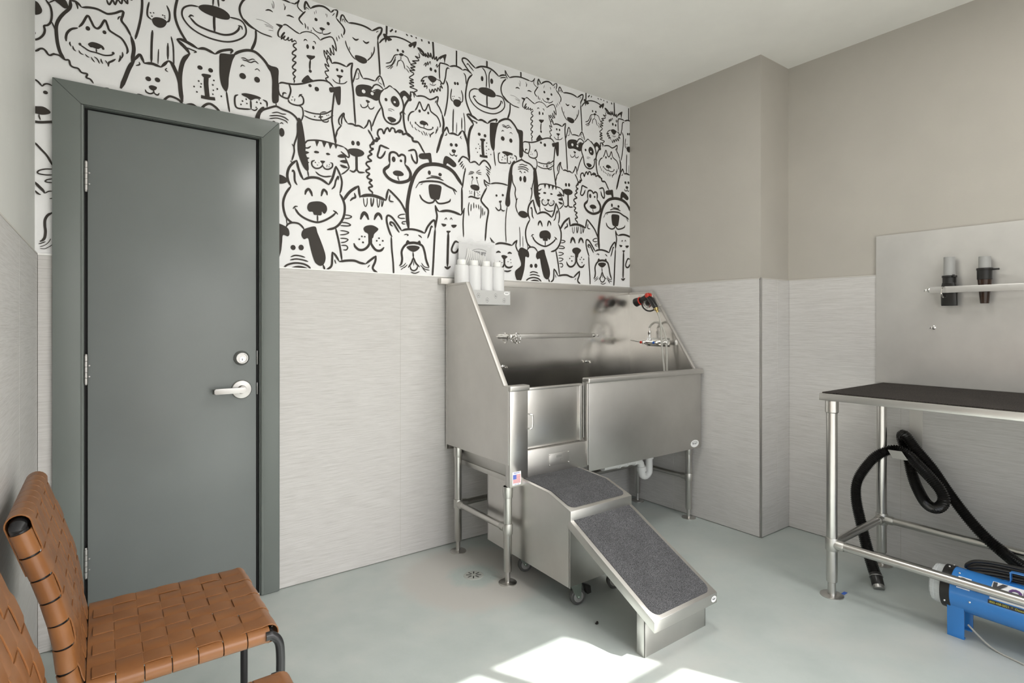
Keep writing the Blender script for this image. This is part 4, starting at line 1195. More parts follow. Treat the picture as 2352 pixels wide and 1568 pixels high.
logo_oval((1.474, -0.1421, 1.454), (1, 0, 0), (0, 0, 1), 0.020, 0.0105, rack)
labs = ['white plastic squeeze bottle at the left end of the bottle rack', 'second white squeeze bottle from the left in the rack', 'third white squeeze bottle from the left in the rack', 'white squeeze bottle at the right end of the rack']
for i in range(4):
    x = 1.1905+i*0.0825
    b = thing('squeeze_bottle', (x, -0.096, 1.389), labs[i], 'bottle', 'white bottles in the bath rack')
    R = []
    for z, rx, ry in ((1.389, 0.037, 0.037), (1.393, 0.0409, 0.042), (1.598, 0.0409, 0.042), (1.605, 0.0395, 0.041), (1.609, 0.034, 0.035), (1.611, 0.024, 0.024), (1.614, 0.021, 0.021)):
        R.append([(x+rx*cos(2*pi*k/28), -0.096+ry*sin(2*pi*k/28), z) for k in range(28)])
    MB().rings(R).build('bottle_body', 'bottle', b)
    MB().lathe((x, -0.096, 1.611), (0, 0, 1), [(0, 0.024), (0.002, 0.025), (0.026, 0.0245), (0.029, 0.022), (0.030, 0.0)], 24).build('bottle_cap', 'white', b)
bag = thing('leaflet_bag', (1.32, -0.03, 1.54), 'clear plastic bag holding a white leaflet and coiled tubing behind the bottles', 'bag')
lf = MB().box(1.208, 1.440, -0.034, -0.0325, 1.545, 1.744).build('leaflet', 'sheet', bag, smooth=False)
for v in lf.data.vertices: v.co.z -= (v.co.x+0.11)*0.05
text('leaflet_lettering', 'PETLIFT', 0.026, 'txt', (1.352, -0.0362, 1.692), (1, 0, -0.05), (0, 0, 1), bag, bold=0.0012)
MB().tube([(1.352+0.060*cos(t), -0.036, 1.692+0.027*sin(t)) for t in [0.2*pi+0.75*pi*i/10 for i in range(11)]], 0.0012, 5).build('leaflet_arc', 'txt', bag)
for i in range(11):
    x = 1.262+i*0.0118; z = 1.716-i*0.0042
    MB().tube(cr([(x+0.005, -0.0405, z), (x+0.002, -0.0435, z-0.035), (x-0.012, -0.0435, z-0.075), (x-0.022, -0.0405, z-0.10)], 4), 0.0050, 8).build('tubing_coil', 'white', bag)
m = MB(); m.box(1.200, 1.450, -0.0500, -0.0496, 1.545, 1.752)
bf = m.build('bag_front', 'bag', bag, smooth=False)
R = [[(1.200+0.25*i/12, -0.052+0.003*sin(i*1.9), 1.745+0.004*sin(i*2.7)-0.012*i/12) for i in range(13)], [(1.198+0.25*i/12, -0.036+0.007*sin(i*2.3+1), 1.775+0.010*sin(i*1.7)-0.010*i/12) for i in range(13)]]
m = MB(); v = R[0]+R[1]; m.add(v, [(i, i+1, i+14, i+13) for i in range(12)]); m.build('bag_fold', 'bag', bag)
# ------------------------------------------------------------------ rolling ramp
rampt = thing('dog_ramp', (1.4, -0.95, 0), 'stainless steel rolling step with a sloping grit-covered ramp in front of the bath', 'ramp')
RX0, RX1 = 1.204, 1.596
prof = [(-0.995, 0.106), (-0.995, 0.446), (-0.845, 0.494), (-0.66, 0.506), (-0.34, 0.506), (-0.34, 0.122)]
m = MB()
m.prism(prof, 'x', RX0, RX0+0.003); m.prism(prof, 'x', RX1-0.003, RX1)
m.box(RX0, RX1, -0.990, -0.987, 0.110, 0.40); m.box(RX0, RX1, -0.345, -0.342, 0.125, 0.50)
m.build('cart_body', 'steel_v', rampt, smooth=False)
m = MB(); top = [(-0.997, 0.449), (-0.845, 0.497), (-0.66, 0.509), (-0.34, 0.509)]
m.prism([(-1.000, 0.402), (-1.000, 0.448)]+top[1:]+[(a, b-0.004) for a, b in top[::-1][:-1]]+[(-0.995, 0.444), (-0.995, 0.402)], 'x', RX0-0.001, RX1+0.003)
m.build('platform', 'steel', rampt, bev=0.0015)
def rmat(name, P, xa, xb, r, t, parent, m_='grit'):
    """grit sheet on a polyline profile P (y,z) from near end to far end with rounded corners at the near end"""
    prof = [Vector((0, a, b)) for a, b in P]; R = []
    L = [0]
    for i in range(1, len(prof)): L.append(L[-1]+(prof[i]-prof[i-1]).length)
    def at(s):
        for i in range(1, len(prof)):
            if s <= L[i]+1e-9: return prof[i-1].lerp(prof[i], (s-L[i-1])/(L[i]-L[i-1]))
        return prof[-1]
    ss = sorted(set([r*(1-cos(pi/2*k/6)) for k in range(7)]+[l for l in L[1:]]+[L[-1]]))
    v = []; n = len(ss)
    for s in ss:
        ins = r-sqrt(max(0, r*r-(r-s)**2)) if s < r else 0
        p = at(s)
        v += [(xa+ins, p.y, p.z), (xb-ins, p.y, p.z), (xa+ins, p.y, p.z+t), (xb-ins, p.y, p.z+t)]
    fs = []
    for i in range(n-1):
        a, b = 4*i, 4*i+4
        fs += [(a+2, a+3, b+3, b+2), (a, b, b+1, a+1), (a, a+2, b+2, b), (a+1, b+1, b+3, a+3)]
    fs += [(0, 1, 3, 2), (4*n-4, 4*n-2, 4*n-1, 4*n-3)]
    m = MB(); m.add(v, fs); return m.build(name, m_, parent, smooth=False)
rmat('platform_mat', [(-0.982, 0.4545), (-0.845, 0.4975), (-0.66, 0.5095), (-0.40, 0.5095)], RX0+0.018, RX1-0.018, 0.03, 0.0022, rampt)
# sloping tray
RL, RH = (-1.462, 0.160), (-0.992, 0.408)
d = Vector((0, RH[0]-RL[0], RH[1]-RL[1])).normalized(); nn = Vector((0, -d.z, d.y))
def ry(s, h):  # along slope from the low end, height above the tray top
    p = Vector((0, *RL))+d*s+nn*h; return (p.y, p.z)
SL = (Vector((0, *RH))-Vector((0, *RL))).length
m = MB()
m.prism([RL, ry(SL, 0), ry(SL, -0.004), (RL[0]+0.004, RL[1]-0.003), (RL[0]+0.004, RL[1]-0.043), (RL[0], RL[1]-0.043)], 'x', RX0, RX1+0.004)
for xa in (RX0-0.001, RX1+0.001): m.prism([RL, ry(SL, 0), ry(SL, -0.038), (RL[0], RL[1]-0.043)], 'x', xa, xa+0.004)
tray = m.build('ramp_tray', 'steel', rampt, bev=0.0012)
rmat('ramp_mat', [ry(0.016, 0.0005), ry(SL-0.003, 0.0005)], RX0+0.020, RX1-0.016, 0.035, 0.0022, rampt)
m = MB(); m.box(1.208, 1.595, -1.411, -1.407, 0.0, 0.150); m.box(1.208, 1.212, -1.411, -1.372, 0.0, 0.165); m.box(1.591, 1.595, -1.411, -1.372, 0.0, 0.165)
m.build('ramp_foot', 'steel', rampt, bev=0.001)
logo_oval((1.578, RL[0]-0.0004, 0.138), (1, 0, 0), (0, 0, 1), 0.017, 0.0125, rampt)
m = MB(); m.box(1.232, 1.236, -0.60, -0.57, 0.40, 0.44)
def caster(x, y, ang, topz, brake=False):
    c = Vector((x, y, 0.037)); ca, sa = cos(ang), sin(ang)
    f = Vector((ca, sa, 0)); s = Vector((-sa, ca, 0))
    m = MB(); m.lathe(c-s*0.012, s, [(0, 0.026), (0.0, 0.034), (0.003, 0.037), (0.021, 0.037), (0.024, 0.034), (0.024, 0.026)], 28)
    wv = m.build('caster_wheel', 'wheel', rampt)
    m = MB(); m.lathe(c-s*0.0135, s, [(0, 0.004), (0, 0.022), (0.003, 0.027), (0.024, 0.027), (0.027, 0.022), (0.027, 0.004)], 24); m.build('wheel_hub', 'hub', wv)
    m = MB(); off = f*0.018
    for t in (-0.017, 0.015):
        P = [c+s*t+f*0.010-Vector((0, 0, 0.004)), c+s*t-f*0.010-Vector((0, 0, 0.002)), c+s*t+off*0-f*0.012+Vector((0, 0, topz-0.045)), c+s*t+f*0.045+Vector((0, 0, topz-0.045)), c+s*t+f*0.030+Vector((0, 0, 0.030))]
        m.rings([P, [p+s*0.002 for p in P]])
    m.cyl(c-s*0.022, c+s*0.022, 0.005, n=12)
    q = c+f*0.016; m.lathe((q.x, q.y, topz-0.012), (0, 0, 1), [(0, 0.026), (0.006, 0.028), (0.012, 0.028)], 20)
    m.build('caster_fork', 'zinc', rampt)
    if brake:
        q = c-f*0.040+s*0.0; m = MB()
        P = [c-f*0.030+Vector((0, 0, 0.050)), c-f*0.062+Vector((0, 0, 0.040)), c-f*0.066+Vector((0, 0, 0.008)), c-f*0.045+Vector((0, 0, 0.004))]
        m.rings([[p-s*0.015 for p in P], [p+s*0.015 for p in P]]); m.build('caster_brake', 'blackplastic', rampt, bev=0.002)
caster(1.285, -0.955, radians(168), 0.108, True); caster(1.300, -0.545, radians(165), 0.118)
caster(1.535, -0.945, radians(150), 0.108); caster(1.54, -0.42, radians(160), 0.120)

# ------------------------------------------------------------------ grooming table and its wall panel
tb = thing('grooming_table', (2.63, -2.25, 0), 'stainless grooming table with black ribbed top mat along the right wall', 'table')
TX0, TX1, TY0, TY1, TZ = 2.266, 2.985, -1.563, -2.99, 0.949
m = MB(); m.box(TX0, TX1, TY1, TY0, TZ-0.032, TZ); m.build('table_top', 'steel', tb, bev=0.003)
MB().box(TX0+0.016, TX1-0.004, TY1+0.01, TY0-0.008, TZ, TZ+0.005).build('table_mat', 'rubber', tb, bev=0.001, smooth=False)
lx0, lx1, ly0, ly1, zr = 2.303, 2.872, -1.606, -2.93, 0.243
for x, y in ((lx0, ly0), (lx1, ly0), (lx0, ly1), (lx1, ly1)):
    lg = MB().lathe((x, y, 0), (0, 0, 1), [(0.064, 0.0205), (0.068, 0.0235), (0.92, 0.0235)], 28).build('leg', 'tube', tb)
    MB().lathe((x, y, 0), (0, 0, 1), [(0.0, 0.050), (0.004, 0.050), (0.006, 0.046), (0.007, 0.018), (0.066, 0.0165)], 28).build('adjustable_foot', 'tube', lg)
    MB().lathe((x, y, 0), (0, 0, 1), [(0.858, 0.0255), (0.862, 0.0285), (0.914, 0.0285)], 24).build('leg_socket', 'tube', lg)
    MB().lathe((x, y, 0), (0, 0, 1), [(zr-0.030, 0.0265), (zr-0.027, 0.028), (zr+0.027, 0.028), (zr+0.030, 0.0265)], 24).build('collar', 'cast', lg)
rail((lx0, ly0, zr), (lx0, ly1, zr), tb, 0.0185); rail((lx1, ly0, zr), (lx1, ly1, zr), tb, 0.0185); rail((lx0, ly0, zr), (lx1, ly0, zr), tb, 0.0185)

XP = 3.012
bs = thing('wall_panel', (XP, -2.25, 0.94), 'satin steel backsplash sheet on the right wall above the grooming table', 'panel')
MB().box(XP-0.003, XP+0.003, -2.99, -1.527, 0.952, 1.761).build('steel_sheet', 'panel', bs, bev=0.001, smooth=False)
lb = MB().box(XP-0.080, XP-0.074, -2.62, -1.800, 1.430, 1.462).build('leash_bar', 'panel', bs, bev=0.001)
for y in (-1.795, -2.60): MB().cyl((XP-0.003, y, 1.446), (XP-0.074, y, 1.446), 0.008, n=14).build('bar_post', 'chrome', lb)
eyebolt((XP-0.072, -1.795, 1.446), (-1, 0.1, 0), lb, 0.009, 'bar_eye')
MB().torus((XP-0.080, -1.862, 1.434), (0.15, 1, 0), 0.028, 0.0035, 24, 8).build('leash_ring', 'chrome', lb)
eyebolt((XP-0.003, -1.795, 1.256), (-1, 0, 0), bs, 0.009)
nz = thing('dryer_nozzle', (XP-0.028, -1.873, 1.366), 'flat wide black dryer nozzle with grey tube behind the leash bar, left of two', 'nozzle')
nx = XP-0.044; ny = -1.873
MB().lathe((nx, ny, 1.505), (0, 0, 1), [(0, 0.0245), (0.105, 0.0235), (0.105, 0.021), (0.02, 0.021)], 28).build('nozzle_tube', 'grey', nz)
MB().lathe((nx, ny, 1.474), (0, 0, 1), [(0, 0.026), (0.002, 0.0285), (0.033, 0.029), (0.034, 0.0315), (0.043, 0.0315), (0.043, 0.0245)], 28).build('nozzle_collar', 'blackplastic', nz)
MB().box(nx-0.034, nx-0.020, ny-0.030, ny-0.020, 1.508, 1.520).build('collar_tab', 'blackplastic', nz, bev=0.002)
R = []
for z, a, b in ((1.482, 0.027, 0.024), (1.470, 0.030, 0.024), (1.455, 0.0335, 0.022), (1.430, 0.034, 0.020), (1.372, 0.034, 0.012), (1.366, 0.033, 0.010)):
    R.append([(nx+b*(1 if abs(cos(t)) < 1e-9 else 1)*math.copysign(abs(cos(t))**0.5, cos(t)), ny+a*math.copysign(abs(sin(t))**0.5, sin(t)), z) for t in [2*pi*k/28 for k in range(28)]])
MB().rings(R).build('nozzle_tip', 'blackplastic', nz)
nz2 = thing('dryer_nozzle', (XP-0.028, -2.012, 1.374), 'tapered dark brown dryer nozzle with grey tube behind the leash bar, right of two', 'nozzle')
ny = -2.012
MB().lathe((nx, ny, 1.538), (0, 0, 1), [(0, 0.0245), (0.062, 0.0235), (0.062, 0.021), (0.01, 0.021)], 28).build('nozzle_tube', 'grey', nz2)
MB().lathe((nx, ny, 1.488), (0, 0, 1), [(0, 0.0265), (0.002, 0.0295), (0.046, 0.030), (0.047, 0.032), (0.056, 0.032), (0.056, 0.0245)], 28).build('nozzle_collar', 'blackplastic', nz2)
MB().box(nx-0.010, nx+0.004, ny-0.056, ny-0.030, 1.532, 1.541).build('collar_tab', 'blackplastic', nz2, bev=0.002)
MB().lathe((nx, ny, 1.374), (0, 0, 1), [(0.0, 0.0165), (0.003, 0.0175), (0.06, 0.0225), (0.118, 0.028)], 28).build('nozzle_tip', 'amber', nz2)

hk = thing('hose_hook', (3.0, -1.71, 0.58), 'bent stainless strip hook on the wall under the grooming table', 'hook')
m = MB(); m.box(3.0125, 3.0155, -1.745, -1.685, 0.585, 0.93)
m.box(2.826, 3.0155, -1.735, -1.685, 0.582, 0.585)
m.add([(2.828, -1.740, 0.584), (2.828, -1.672, 0.583), (2.818, -1.654, 0.624), (2.818, -1.716, 0.626), (2.825, -1.740, 0.584), (2.825, -1.672, 0.583), (2.815, -1.654, 0.624), (2.815, -1.716, 0.626)], [(0, 1, 2, 3), (7, 6, 5, 4), (0, 4, 5, 1), (1, 5, 6, 2), (2, 6, 7, 3), (3, 7, 4, 0)])
m.build('hook_strip', 'rim', hk, bev=0.0008, smooth=False)

hs_ = thing('dryer_hose', (2.8, -1.8, 0), 'black corrugated dryer hose looped over the wall hook, its end on the floor', 'hose')
HP = [(2.556, -1.704, 0.024), (2.575, -1.69, 0.045), (2.6, -1.667, 0.075), (2.645, -1.625, 0.14), (2.70, -1.575, 0.239), (2.755, -1.528, 0.352), (2.785, -1.524, 0.442), (2.81, -1.57, 0.54), (2.85, -1.61, 0.592), (2.878, -1.66, 0.616), (2.876, -1.722, 0.606), (2.85, -1.776, 0.566), (2.82, -1.837, 0.519), (2.805, -1.884, 0.468), (2.805, -1.896, 0.418), (2.82, -1.863, 0.376), (2.86, -1.809, 0.377), (2.91, -1.754, 0.433), (2.945, -1.718, 0.499), (2.965, -1.695, 0.573), (2.96, -1.672, 0.655), (2.94, -1.680, 0.690), (2.925, -1.705, 0.680), (2.915, -1.745, 0.632), (2.905, -1.819, 0.549), (2.895, -1.89, 0.446), (2.88, -1.964, 0.353), (2.86, -2.035, 0.285), (2.84, -2.102, 0.241), (2.79, -2.19, 0.207), (2.72, -2.32, 0.190), (2.60, -2.50, 0.185), (2.45, -2.66, 0.182), (2.40, -2.72, 0.18)]
def ridged(pts, r, pitch, depth, n=14):
    C = cr(pts, 24); L = [0]
    for i in range(1, len(C)): L.append(L[-1]+(C[i]-C[i-1]).length)
    out = []; rr = []; i = 0; s = 0; k = 0; step = pitch/4
    while s < L[-1]:
        while L[i+1] < s: i += 1
        t = (s-L[i])/max(L[i+1]-L[i], 1e-9); out.append(C[i].lerp(C[i+1], t))
        rr.append(r+depth*(0.5, 1.0, 0.5, 0.0)[k % 4]); k += 1; s += step
    return out, rr
pts, rr = ridged(HP, 0.0215, 0.0092, 0.0056)
MB().tube(pts, rr, 14).build('hose_tube', 'hose', hs_, angle=80)
a, b_ = Vector(HP[0]), Vector(HP[1]); dd = (a-b_).normalized()
MB().cyl(a-dd*0.045, a+dd*0.012, 0.0275, 0.0265, 20).build('hose_cuff', 'blackplastic', hs_, bev=0.002)
MB().cyl(a+dd*0.010, a+dd*0.030, 0.0240, 0.0235, 20).build('hose_ferrule', 'nickel', hs_, bev=0.001)
m = MB(); m.torus(a-dd*0.030, dd, 0.0285, 0.0018, 20, 6); m.build('hose_clamp', 'nickel', hs_)

# ------------------------------------------------------------------ blue dryer under the table
dry = thing('pet_dryer', (2.40, -2.3, 0), 'blue enamel cylinder pet dryer on the floor under the grooming table', 'dryer')
bx, bz, bR = 2.40, 0.180, 0.084
MB().lathe((bx, -2.050, bz), (0, -1, 0), [(0, bR-0.002), (0.001, bR), (0.58, bR), (0.581, bR-0.003)], 48).build('dryer_body', 'blue', dry)
MB().lathe((bx, -2.018, bz), (0, -1, 0), [(0, bR-0.006), (0.002, bR+0.001), (0.034, bR+0.002), (0.036, bR-0.004)], 48).build('end_ring', 'blackplastic', dry)
MB().lathe((bx, -2.63, bz), (0, -1, 0), [(0, bR-0.004), (0.002, bR+0.002), (0.034, bR+0.001), (0.07, 0.05), (0.09, 0.028), (0.12, 0.027)], 40).build('end_cone', 'blackplastic', dry)
m = MB(); m.lathe((bx, -1.978, bz), (0, -1, 0), [(0.0, 0.03), (0.0, bR-0.018), (0.006, bR-0.010), (0.040, bR-0.006)], 40)
fc = m.build('filter_cap', 'clear', dry)
m = MB()
for k in range(24):
    t = 2*pi*k/24; m.cyl((bx+(bR-0.006)*cos(t), -2.018, bz+(bR-0.006)*sin(t)), (bx+(bR-0.011)*cos(t), -1.982, bz+(bR-0.011)*sin(t)), 0.0014, n=5)
m.torus((bx, -1.995, bz), (0, 1, 0), bR-0.0085, 0.0018, 40, 6)
m.build('cap_ribs', 'clear', fc)
for t in (radians(150), radians(205), radians(100), radians(60)):
    MB().ball((bx+(bR+0.002)*cos(t), -2.036, bz+(bR+0.002)*sin(t)), 0.0045, 10).build('ring_screw', 'chrome', dry)
for t, y in ((radians(187), -2.12), (radians(115), -2.075)):
    MB().ball((bx+bR*cos(t), y, bz+bR*sin(t)), 0.0048, 10).build('body_screw', 'chrome', dry)
def cyl_patch(a0, a1, y0, y1, r, t, n=10):
    m = MB(); v = []
    for rr_ in (r, r+t):
        for y in (y0, y1):
            v += [(bx+rr_*cos(a0+(a1-a0)*i/n), y, bz+rr_*sin(a0+(a1-a0)*i/n)) for i in range(n+1)]
    k = n+1; fs = []
    for i in range(n): fs += [(i, i+1, k+i+1, k+i), (2*k+i, 3*k+i, 3*k+i+1, 2*k+i+1), (i, 2*k+i, 2*k+i+1, i+1), (k+i, k+i+1, 3*k+i+1, 3*k+i)]
    fs += [(0, k, 3*k, 2*k), (n, 2*k+n, 3*k+n, k+n)]
    return m.add(v, fs)
kp = cyl_patch(radians(125), radians(158), -2.075, -2.118, bR, 0.001).build('dial_plate', 'label', dry)
t = radians(140); nv = Vector((cos(t), 0, sin(t)))
kn = MB().lathe(Vector((bx, -2.096, bz))+nv*(bR+0.001), nv, [(0, 0.016), (0.004, 0.0165), (0.006, 0.0125), (0.020, 0.0115), (0.022, 0.009), (0.022, 0)], 24).build('speed_dial', 'blackplastic', dry)
MB().lathe(Vector((bx, -2.096, bz))+nv*(bR+0.0228), nv, [(0, 0.009), (0.0008, 0.009), (0.0009, 0)], 18).build('dial_cap', 'grey', kn)
lbp = cyl_patch(radians(108), radians(160), -2.180, -2.46, bR, 0.0006)
lp = lbp.build('brand_label', 'label', dry)
t = radians(133); nv = Vector((cos(t), 0, sin(t))); up = Vector((sin(t), 0, -cos(t)))
pp = Vector((bx, 0, bz))+nv*(bR+0.0022)
text('label_lettering', 'K', 0.068, 'txt', pp+Vector((0, -2.204, 0)), (0, -1, 0), up, lp, bold=0.003)
text('label_lettering', 'OUL', 0.052, 'purple', pp+Vector((0, -2.283, 0)), (0, -1, 0), up, lp, bold=0.002)
cyl_patch(radians(163), radians(173), -2.176, -2.46, bR, 0.0006).build('strip_label', 'txt', dry)
t = radians(168); nv2 = Vector((cos(t), 0, sin(t))); up2 = Vector((sin(t), 0, -cos(t)))
text('strip_lettering', '800-458-5021  *  Osseo, MN 55', 0.0105, 'yellow', Vector((bx, -2.181, bz))+nv2*(bR+0.0008), (0, -1, 0), up2, dry, align='LEFT')
for y in (-2.068, -2.56):
    for s in (-1, 1):
        P = [(bx+s*0.083, 0.176), (bx+s*0.060, 0.150), (bx+s*0.057, 0.03), (bx+s*0.064, 0.0), (bx+s*0.060, 0.0), (bx+s*0.052, 0.03), (bx+s*0.048, 0.125), (bx+s*0.045, 0.106), (bx+s*0.040, 0.104)]
        poly = [(bx+s*0.074, 0.152), (bx+s*0.0625, 0.118), (bx+s*0.060, 0.012), (bx+s*0.060, 0.0), (bx+s*0.038, 0.0), (bx+s*0.040, 0.004), (bx+s*0.056, 0.006), (bx+s*0.050, 0.10), (bx+s*0.058, 0.119), (bx+s*0.070, 0.139)]
        m = MB().prism(poly, 'y', y-0.028, y+0.028)
        m.build('foot_bracket', 'blue', dry, bev=0.0012)
hd = MB(); hp = cr([(bx, -2.205, bz+bR), (bx, -2.222, bz+bR+0.002), (bx, -2.228, bz+bR+0.010), (bx, -2.228, bz+bR+0.036), (bx, -2.236, bz+bR+0.044), (bx, -2.33, bz+bR+0.046), (bx, -2.42, bz+bR+0.044), (bx, -2.428, bz+bR+0.034), (bx, -2.428, bz+bR+0.008), (bx, -2.436, bz+bR+0.002), (bx, -2.455, bz+bR)], 4)
tt = [(hp[min(i+1, len(hp)-1)]-hp[max(i-1, 0)]).normalized() for i in range(len(hp))]
hd.strap(hp, [Vector((0, -q.z, q.y)) for q in tt], (1, 0, 0), 0.022, 0.003); hd.build('carry_handle', 'blue', dry)
for i in range(6):
    k = i*0.011; q = i % 2
    MB().tube(cr([(2.455+0.006*q, -2.60, 0.325-k), (2.450+0.006*q, -2.40, 0.322-k), (2.440+0.006*q, -2.25, 0.316-k), (2.430+0.006*q, -2.165-k*0.3, 0.313-k), (2.422+0.006*q, -2.112-k*0.5, 0.303-k*0.9), (2.420+0.004*q, -2.086-k*0.4, 0.283-k*0.5), (2.428, -2.080-k*0.3, 0.266-k*0.1)], 6), 0.0066, 10).build('power_cord', 'blackplastic', dry)
cb = tag(MB().tube(cr([(2.372, -2.100, 0.055), (2.37, -2.13, 0.030), (2.35, -2.17, 0.012), (2.335, -2.21, 0.004), (2.32, -2.26, 0.004), (2.30, -2.33, 0.004), (2.27, -2.42, 0.004), (2.26, -2.55, 0.004)], 6), 0.0038, 8).build('thin_cable', 'hosegrey'), 'thin grey cable trailing on the floor from under the blue dryer', 'cable')

# ------------------------------------------------------------------ floor drain, tape and debris
dn = thing('floor_drain', (1.058, -0.432, 0), 'small round floor drain grate beside the bath leg', 'drain')
MB().lathe((1.058, -0.432, 0), (0, 0, 1), [(0.0, 0.052), (0.002, 0.050), (0.003, 0.045), (0.003, 0.0)], 32).build('grate', 'draingrey', dn)
for k in range(8):
    a = 2*pi*k/8+0.2; c, s = cos(a), sin(a)
    q = [(1.058+c*r-s*w_, -0.432+s*r+c*w_, 0.0032) for r, w_ in ((0.014, -0.0028), (0.038, -0.0028), (0.038, 0.0028), (0.014, 0.0028))]
    m = MB(); m.rings([q, [(p[0], p[1], 0.0036) for p in q]]); m.build('grate_slot', 'black', dn, smooth=False)
m = MB(); m.ball((1.234, -1.130, 0.004), (0.009, 0.006, 0.004), 8); m.ball((1.241, -1.126, 0.004), (0.004, 0.006, 0.005), 8)
tag(m.build('dirt_crumb', 'dirt'), 'dark crumb of dirt on the floor left of the ramp', 'debris')
tag(MB().box(2.352, 2.386, -1.640, -1.625, 0.0002, 0.0012).build('blue_tape', 'tape', smooth=False), 'scrap of blue tape on the floor by the front table leg', 'tape')

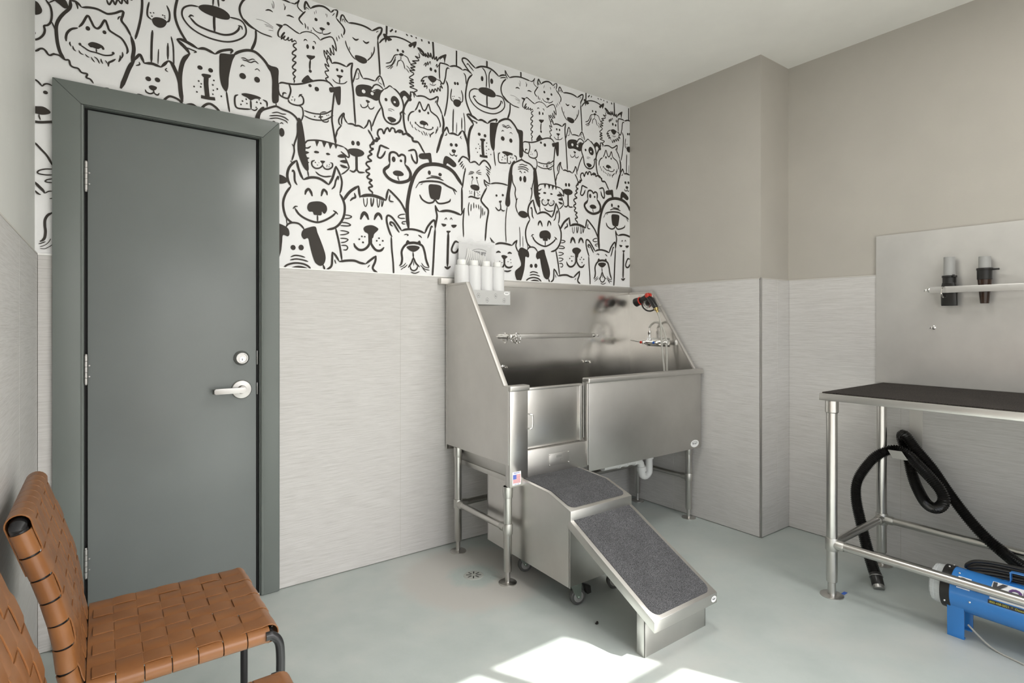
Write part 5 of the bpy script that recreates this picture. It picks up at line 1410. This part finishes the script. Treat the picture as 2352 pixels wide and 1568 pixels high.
# ------------------------------------------------------------------ woven leather chairs
CY0, CY1 = -1.216, -0.774
def chair(label, name='woven_chair'):
    t = thing(name, (-0.30, -0.995, 0), label, 'chair', 'woven leather chairs along the left wall')
    rw = 0.017; zs = 0.437; xf = -0.096; xr = -0.492
    BP = [(-0.500, 0.425), (-0.5185, 0.463), (-0.527, 0.513), (-0.534, 0.574), (-0.547, 0.637), (-0.564, 0.700), (-0.586, 0.769), (-0.606, 0.830)]
    # frame
    for y, s in ((CY0, -1), (CY1, 1)):
        m = MB()
        m.tube(cr([(xr, y, zs), (xr+0.1, y, zs), (xf-0.05, y, zs), (xf+0.006, y, zs)], 3), rw-0.003, 14)
        yo = y-s*0.0
        m.tube(cr([(xf-0.012, y+s*0.016, zs+0.003), (xf+0.004, y+s*0.016, zs+0.001), (xf+0.020, y+s*0.017, zs-0.018), (xf+0.025, y+s*0.018, zs-0.055), (xf+0.025, y+s*0.018, zs-0.14), (xf+0.025, y+s*0.018, 0.02), (xf+0.025, y+s*0.018, 0.0)], 6), 0.0115, 14)
        m.build('front_leg', 'blacktube', t)
        m = MB(); m.tube(cr([(-0.545, y, 0.0), (-0.53, y, 0.12), (-0.505, y, 0.30), (-0.498, y, 0.42)], 5), 0.0115, 14); m.build('rear_leg', 'blacktube', t)
        MB().tube(cr([(p[0], y, p[1]) for p in BP], 5), rw-0.001, 14).build('back_post', 'blacktube', t)
    MB().cyl((xf, CY0-0.014, zs), (xf, CY1+0.014, zs), rw-0.004, n=14).build('front_rail', 'blacktube', t)
    MB().cyl((xr, CY0, zs), (xr, CY1, zs), rw-0.004, n=14).build('rear_rail', 'blacktube', t)
    tp = BP[-1]
    MB().tube(cr([(BP[-2][0], CY0, BP[-2][1]), (tp[0], CY0+0.001, tp[1]-0.004), (tp[0]-0.002, CY0+0.018, tp[1]+0.010), (tp[0]-0.002, (CY0+CY1)/2, tp[1]+0.010), (tp[0]-0.002, CY1-0.018, tp[1]+0.010), (tp[0], CY1-0.001, tp[1]-0.004), (BP[-2][0], CY1, BP[-2][1])], 6), rw-0.001, 14).build('top_rail', 'blacktube', t)
    # weave on the seat
    nx_, ny_ = 7, 8; h = 0.0017; z0 = zs+rw+0.003; R = rw+0.0015
    px_ = (xf-xr)/nx_; py_ = (CY1-CY0)/ny_
    def weave_line(s0, s1, n, par):
        """sample positions along a run with n crossings: [(s, offset)]"""
        p = (s1-s0)/n; out = []
        for i in range(n):
            o = h if (i+par) % 2 == 0 else -h
            out += [(s0+p*(i+0.13), o), (s0+p*(i+0.5), o*1.15), (s0+p*(i+0.87), o)]
        return out
    for j in range(ny_):
        y = CY0+py_*(j+0.5); P = []; N = []
        for s, o in weave_line(xr+0.004, xf-0.012, nx_, j):
            P.append((s, y, z0+o)); N.append((0, 0, 1))
        o = P[-1][2]-z0; Rr = R+0.004+max(0, o)
        for i in range(10):
            a = pi/2-(pi*1.15)*i/9
            P.append((xf+Rr*cos(a), y, zs+Rr*sin(a))); N.append((cos(a), 0, sin(a)))
        MB().strap(P, N, (0, 1, 0), py_*0.955, 0.0030).build('seat_strap', 'leather', t, bev=0.0007, seg=1)
    for i in range(nx_):
        x = xr+px_*(i+0.5); P = []; N = []
        for k in range(9, -1, -1):
            a = pi/2+(pi*1.10)*k/9
            P.append((x, CY0+R*cos(a), zs+R*sin(a))); N.append((0, cos(a), sin(a)))
        for s, o in weave_line(CY0+0.008, CY1-0.008, ny_, i+1):
            P.append((x, s, z0+o)); N.append((0, 0, 1))
        for k in range(10):
            a = pi/2-(pi*1.10)*k/9
            P.append((x, CY1+R*cos(a), zs+R*sin(a))); N.append((0, cos(a), sin(a)))
        MB().strap(P, N, (1, 0, 0), px_*0.965, 0.0030).build('seat_strap', 'leather', t, bev=0.0007, seg=1)
    # weave on the back
    C = cr([(p[0], 0, p[1]) for p in BP], 12); L = [0]
    for i in range(1, len(C)): L.append(L[-1]+(C[i]-C[i-1]).length)
    def bp(s):
        for i in range(1, len(C)):
            if s <= L[i]: 
                q = C[i-1].lerp(C[i], (s-L[i-1])/(L[i]-L[i-1])); tg = (C[i]-C[i-1]).normalized(); break
        else: q = C[-1]; tg = (C[-1]-C[-2]).normalized()
        return q, Vector((tg.z, 0, -tg.x))
    nb = 7; s0, s1 = 0.02, L[-1]-0.003; pb = (s1-s0)/nb
    for j in range(ny_):
        y = CY0+py_*(j+0.5); P = []; N = []
        for s, o in weave_line(s0, s1, nb, j):
            q, n = bp(s); P.append(q+n*(R+0.002+o)+Vector((0, y, 0))); N.append(n)
        n0 = N[-1]; c0 = Vector((tp[0]-0.002, y, tp[1]+0.010)); a0 = atan2(n0.z, n0.x); Rr = R+0.0045
        for k in range(11):
            a = a0+(pi*1.05)*k/10
            P.append(c0+Vector((cos(a), 0, sin(a)))*Rr); N.append(Vector((cos(a), 0, sin(a))))
        q, n = bp(s1-0.10); P.append(q-n*(R+0.003)+Vector((0, y, 0))); N.append(-n)
        MB().strap(P, N, (0, 1, 0), py_*0.965, 0.0030).build('back_strap', 'leather', t, bev=0.0007, seg=1)
    for i in range(nb):
        s = s0+pb*(i+0.5); q, n = bp(s); q2, _ = bp(s+0.01); tg = (q2-q).normalized(); P = []; N = []
        for k in range(11, -1, -1):
            a = pi/2+(pi*1.12)*k/11
            d_ = Vector((0, cos(a), 0))+n*sin(a); P.append(Vector((q.x, CY0, q.z))+d_*R); N.append(d_)
        for yy, o in weave_line(CY0+0.010, CY1-0.010, ny_, i+1):
            P.append(Vector((q.x, yy, q.z))+n*(R+0.002+o)); N.append(n)
        for k in range(12):
            a = pi/2-(pi*1.12)*k/11
            d_ = Vector((0, cos(a), 0))+n*sin(a); P.append(Vector((q.x, CY1, q.z))+d_*R); N.append(d_)
        MB().strap(P, N, tg, pb*0.93, 0.0030).build('back_strap', 'leather', t, bev=0.0007, seg=1)
    return t
ch = chair('tan woven leather strap chair on black tube frame in front of the grey door')
def copy_tree(root, loc, label):
    r = root.copy(); COL.objects.link(r); r.location = loc; r['label'] = label
    for c_ in list(root.children):
        n = c_.copy(); COL.objects.link(n); n.parent = r
    return r
c2 = copy_tree(ch, (ch.location.x-0.030, ch.location.y-0.670, 0), 'tan woven leather chair nearest the camera, cut off at the lower left corner')
